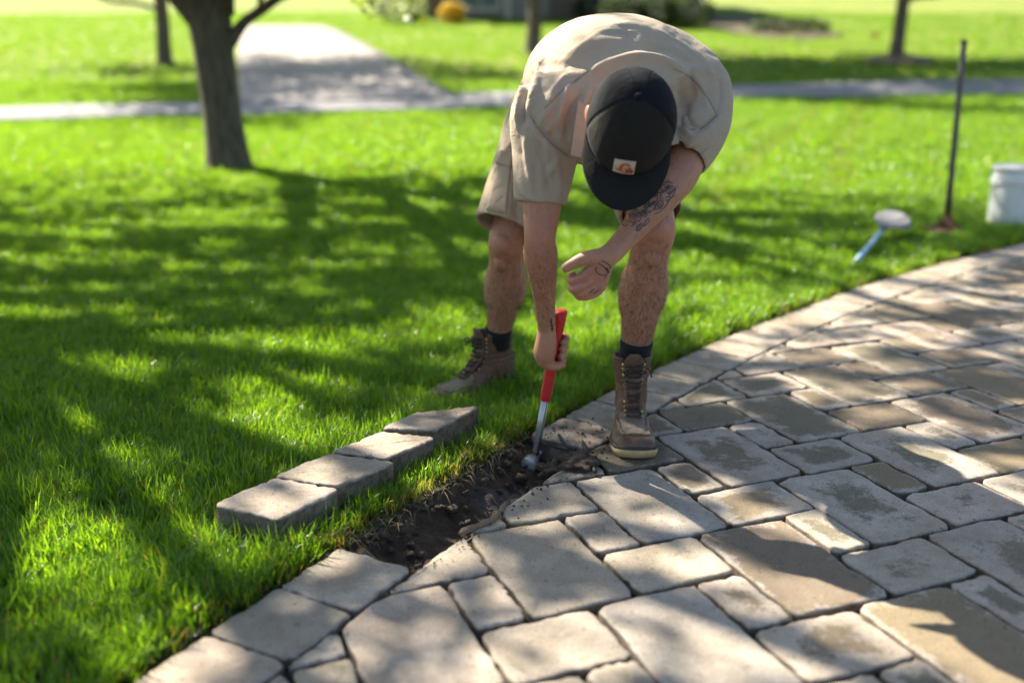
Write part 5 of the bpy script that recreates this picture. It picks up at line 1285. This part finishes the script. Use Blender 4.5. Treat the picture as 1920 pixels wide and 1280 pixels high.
# ------------------------------------------------------------------ house and planting on the far bank
def mat_siding(name, c):
    k = NT(name); co = k.coord(); a = k.noise(co, 3, 4)
    k.base(k.mix(a, tuple(x*.9 for x in c), tuple(x*1.1 for x in c))); k.set(Roughness=.8); return k.m
M_WALL = mat_siding('taupe_siding', (.24, .215, .19)); M_BRICK = mat_siding('brown_brick', (.15, .085, .065)); M_TRIM = mat_siding('pale_trim', (.42, .40, .36)); M_ROOF = simple('roof_shingle', (.09, .08, .075), .9, 0, .3, 20)
M_GLASS = NT('window_glass'); M_GLASS.base((.10, .14, .13)); M_GLASS.set(Roughness=.08); M_GLASS = M_GLASS.m
hb0 = on_ground(820, 34); hb1 = on_ground(1305, 34); hz = min(hb0.z, hb1.z)-.25; HY = (hb0.y+hb1.y)/2
def hx(px): return (px-960)/FPX*(HY*CP)
hs = empty('house', (hx(1050), HY, hz)); tag(hs, 'taupe house with pale-trimmed window on the far bank', 'house')
def hbox(name, x0, x1, z0, z1, mat, dy=0.0, d=.12, par=None):
    m = MB(); m.box(((x0+x1)/2-hs.location.x, dy, (z0+z1)/2), (x1-x0, d, z1-z0)); return m.build(name, mat, par or hs, False)
xa, xb = hx(800), hx(1308)
m = MB(); m.box(((xa+xb)/2-hs.location.x, 4, 1.9), (xb-xa, 8, 3.8)); m.build('wall', M_WALL, hs, False)
m = MB(); x0, x1 = xa-.5-hs.location.x, xb+.5-hs.location.x; m.add([(x0, -.6, 3.8), (x1, -.6, 3.8), (x1, 8.6, 3.8), (x0, 8.6, 3.8), (x0+2, 4, 6.4), (x1-2, 4, 6.4)], [(0, 1, 5, 4), (1, 2, 5), (2, 3, 4, 5), (3, 0, 4), (3, 2, 1, 0)]); m.build('roof', M_ROOF, hs, False)
hbox('brick_facing', hx(806), hx(860), 0, 3.7, M_BRICK, -.1)
fr = hbox('window', hx(864), hx(940), .45, 2.3, M_TRIM, -.08, .1)
for i in range(2): hbox('pane', hx(871)+i*(hx(902)-hx(869)), hx(900)+i*(hx(902)-hx(869)), .62, 2.15, M_GLASS, -.135, .03, fr)
hbox('corner_board', hx(946), hx(958), 0, 3.7, M_TRIM, -.09); hbox('corner_board', hx(1296), hx(1308), 0, 3.7, M_TRIM, -.09)
dr = hbox('garage_door', hx(1030), hx(1090), .1, 2.4, mat_siding('brown_door', (.10, .075, .06)), -.08)
for i in range(4): hbox('door_panel', hx(1033), hx(1087), .16+i*.56, .66+i*.56, mat_siding('brown_door_panel', (.12, .09, .07)), -.14, .03, dr)
hbox('corner_board', hx(1096), hx(1106), 0, 3.7, M_TRIM, -.09)
fr = hbox('window', hx(1200), hx(1270), 1.2, 2.5, M_TRIM, -.08, .1)
for i in range(2): hbox('pane', hx(1206)+i*(hx(1236)-hx(1205)), hx(1233)+i*(hx(1236)-hx(1205)), 1.32, 2.38, M_GLASS, -.135, .03, fr)
def shrub(px, py, w_, h_, lab, mat=None, dark=True, n=900, Y=None, core=None):
    b = on_ground(px, py); rs = np.random.default_rng(int(px*7+py)); t = empty('shrub', b); tag(t, lab, 'shrub', None)
    u = rs.normal(0, 1, (n, 3)); u /= np.linalg.norm(u, axis=1)[:, None]; r = rs.uniform(.75, 1.05, n)*(1+.25*fbm(u[:, 0]*3+px, u[:, 1]*3+u[:, 2]*2, 3, 2))
    C = u*r[:, None]*np.array([w_/2, w_/2.4, h_/2]); C[:, 2] = np.abs(C[:, 2]+h_*.45); leaves('foliage', C, .11, mat or M_SHRUB, t, rs)
    m = MB()
    for a in range(5): m.tube([(0, 0, -.05), (math.cos(a*1.3)*w_*.15, math.sin(a*1.3)*w_*.15, h_*.35), (math.cos(a*1.3)*w_*.3, math.sin(a*1.3)*w_*.3, h_*.7)], [.03, .02, .008], 5)
    m.build('stem', M_BARK, t); return t
shrub(848, 46, .85, .8, 'round yellow-flowering shrub before the house window', M_YELLOW)
shrub(755, 44, 2.0, 1.1, 'loose green shrub at the driveway edge of the house bed')
shrub(1105, 38, 1.2, .9, 'small dark green shrub at the garage door')
for px, w_, lab in ((1170, 1.6, 'clipped dark hedge bush next to the garage door shrub'), (1225, 1.6, 'clipped dark hedge bush under the house window'), (1290, 1.9, 'clipped dark hedge bush at the house corner')): shrub(px, 54, w_, 1.15, lab, n=1500)
shrub(1480, 62, 2.6, .5, 'low spreading dark shrub in the mulch bed', n=1200)
M_MULCH = simple('bark_mulch', (.075, .045, .03), .95, 0, .4, 8, .6)
def ground_patch(name, pxs, mat, lift=.035):
    P = [on_ground(*p) for p in pxs]; c = sum(P, Vector())/len(P); vs = []; fs = []; n = len(P); K = 8
    for k in range(K):
        for p in P: q = lerp(c, p, (k+1)/K); vs.append((q.x, q.y, float(terrain(q.x, q.y))+lift))
    vs.append((c.x, c.y, float(terrain(c.x, c.y))+lift))
    for k in range(K-1): fs += [(k*n+i, k*n+(i+1) % n, (k+1)*n+(i+1) % n, (k+1)*n+i) for i in range(n)]
    fs += [(i, n*K, (i+1) % n) for i in range(n)]
    return tag(mesh_obj(name, vs, fs, mat), kind='structure')
ground_patch('mulch_bed', [(1320, 30), (1400, 32), (1480, 48), (1585, 68), (1520, 76), (1420, 72), (1350, 60), (1315, 48)], M_MULCH)
ground_patch('mulch_ring', [(1620, 112), (1680, 102), (1750, 112), (1740, 122), (1680, 126), (1630, 121)], M_MULCH)
fb = on_ground(1632, 90); fl = empty('marker_flag', fb); tag(fl, 'small orange marker flag on the hillside lawn', 'flag')
m = MB(); m.tube([(0, 0, 0), (0, 0, .42)], .006, 6); m.build('wire', M_STEELD, fl)
m = MB(); m.box((.08, 0, .33), (.16, .006, .13), bev=.002); m.build('flag', simple('orange_vinyl', (.75, .22, .08), .6), fl)
grass = make_grass()
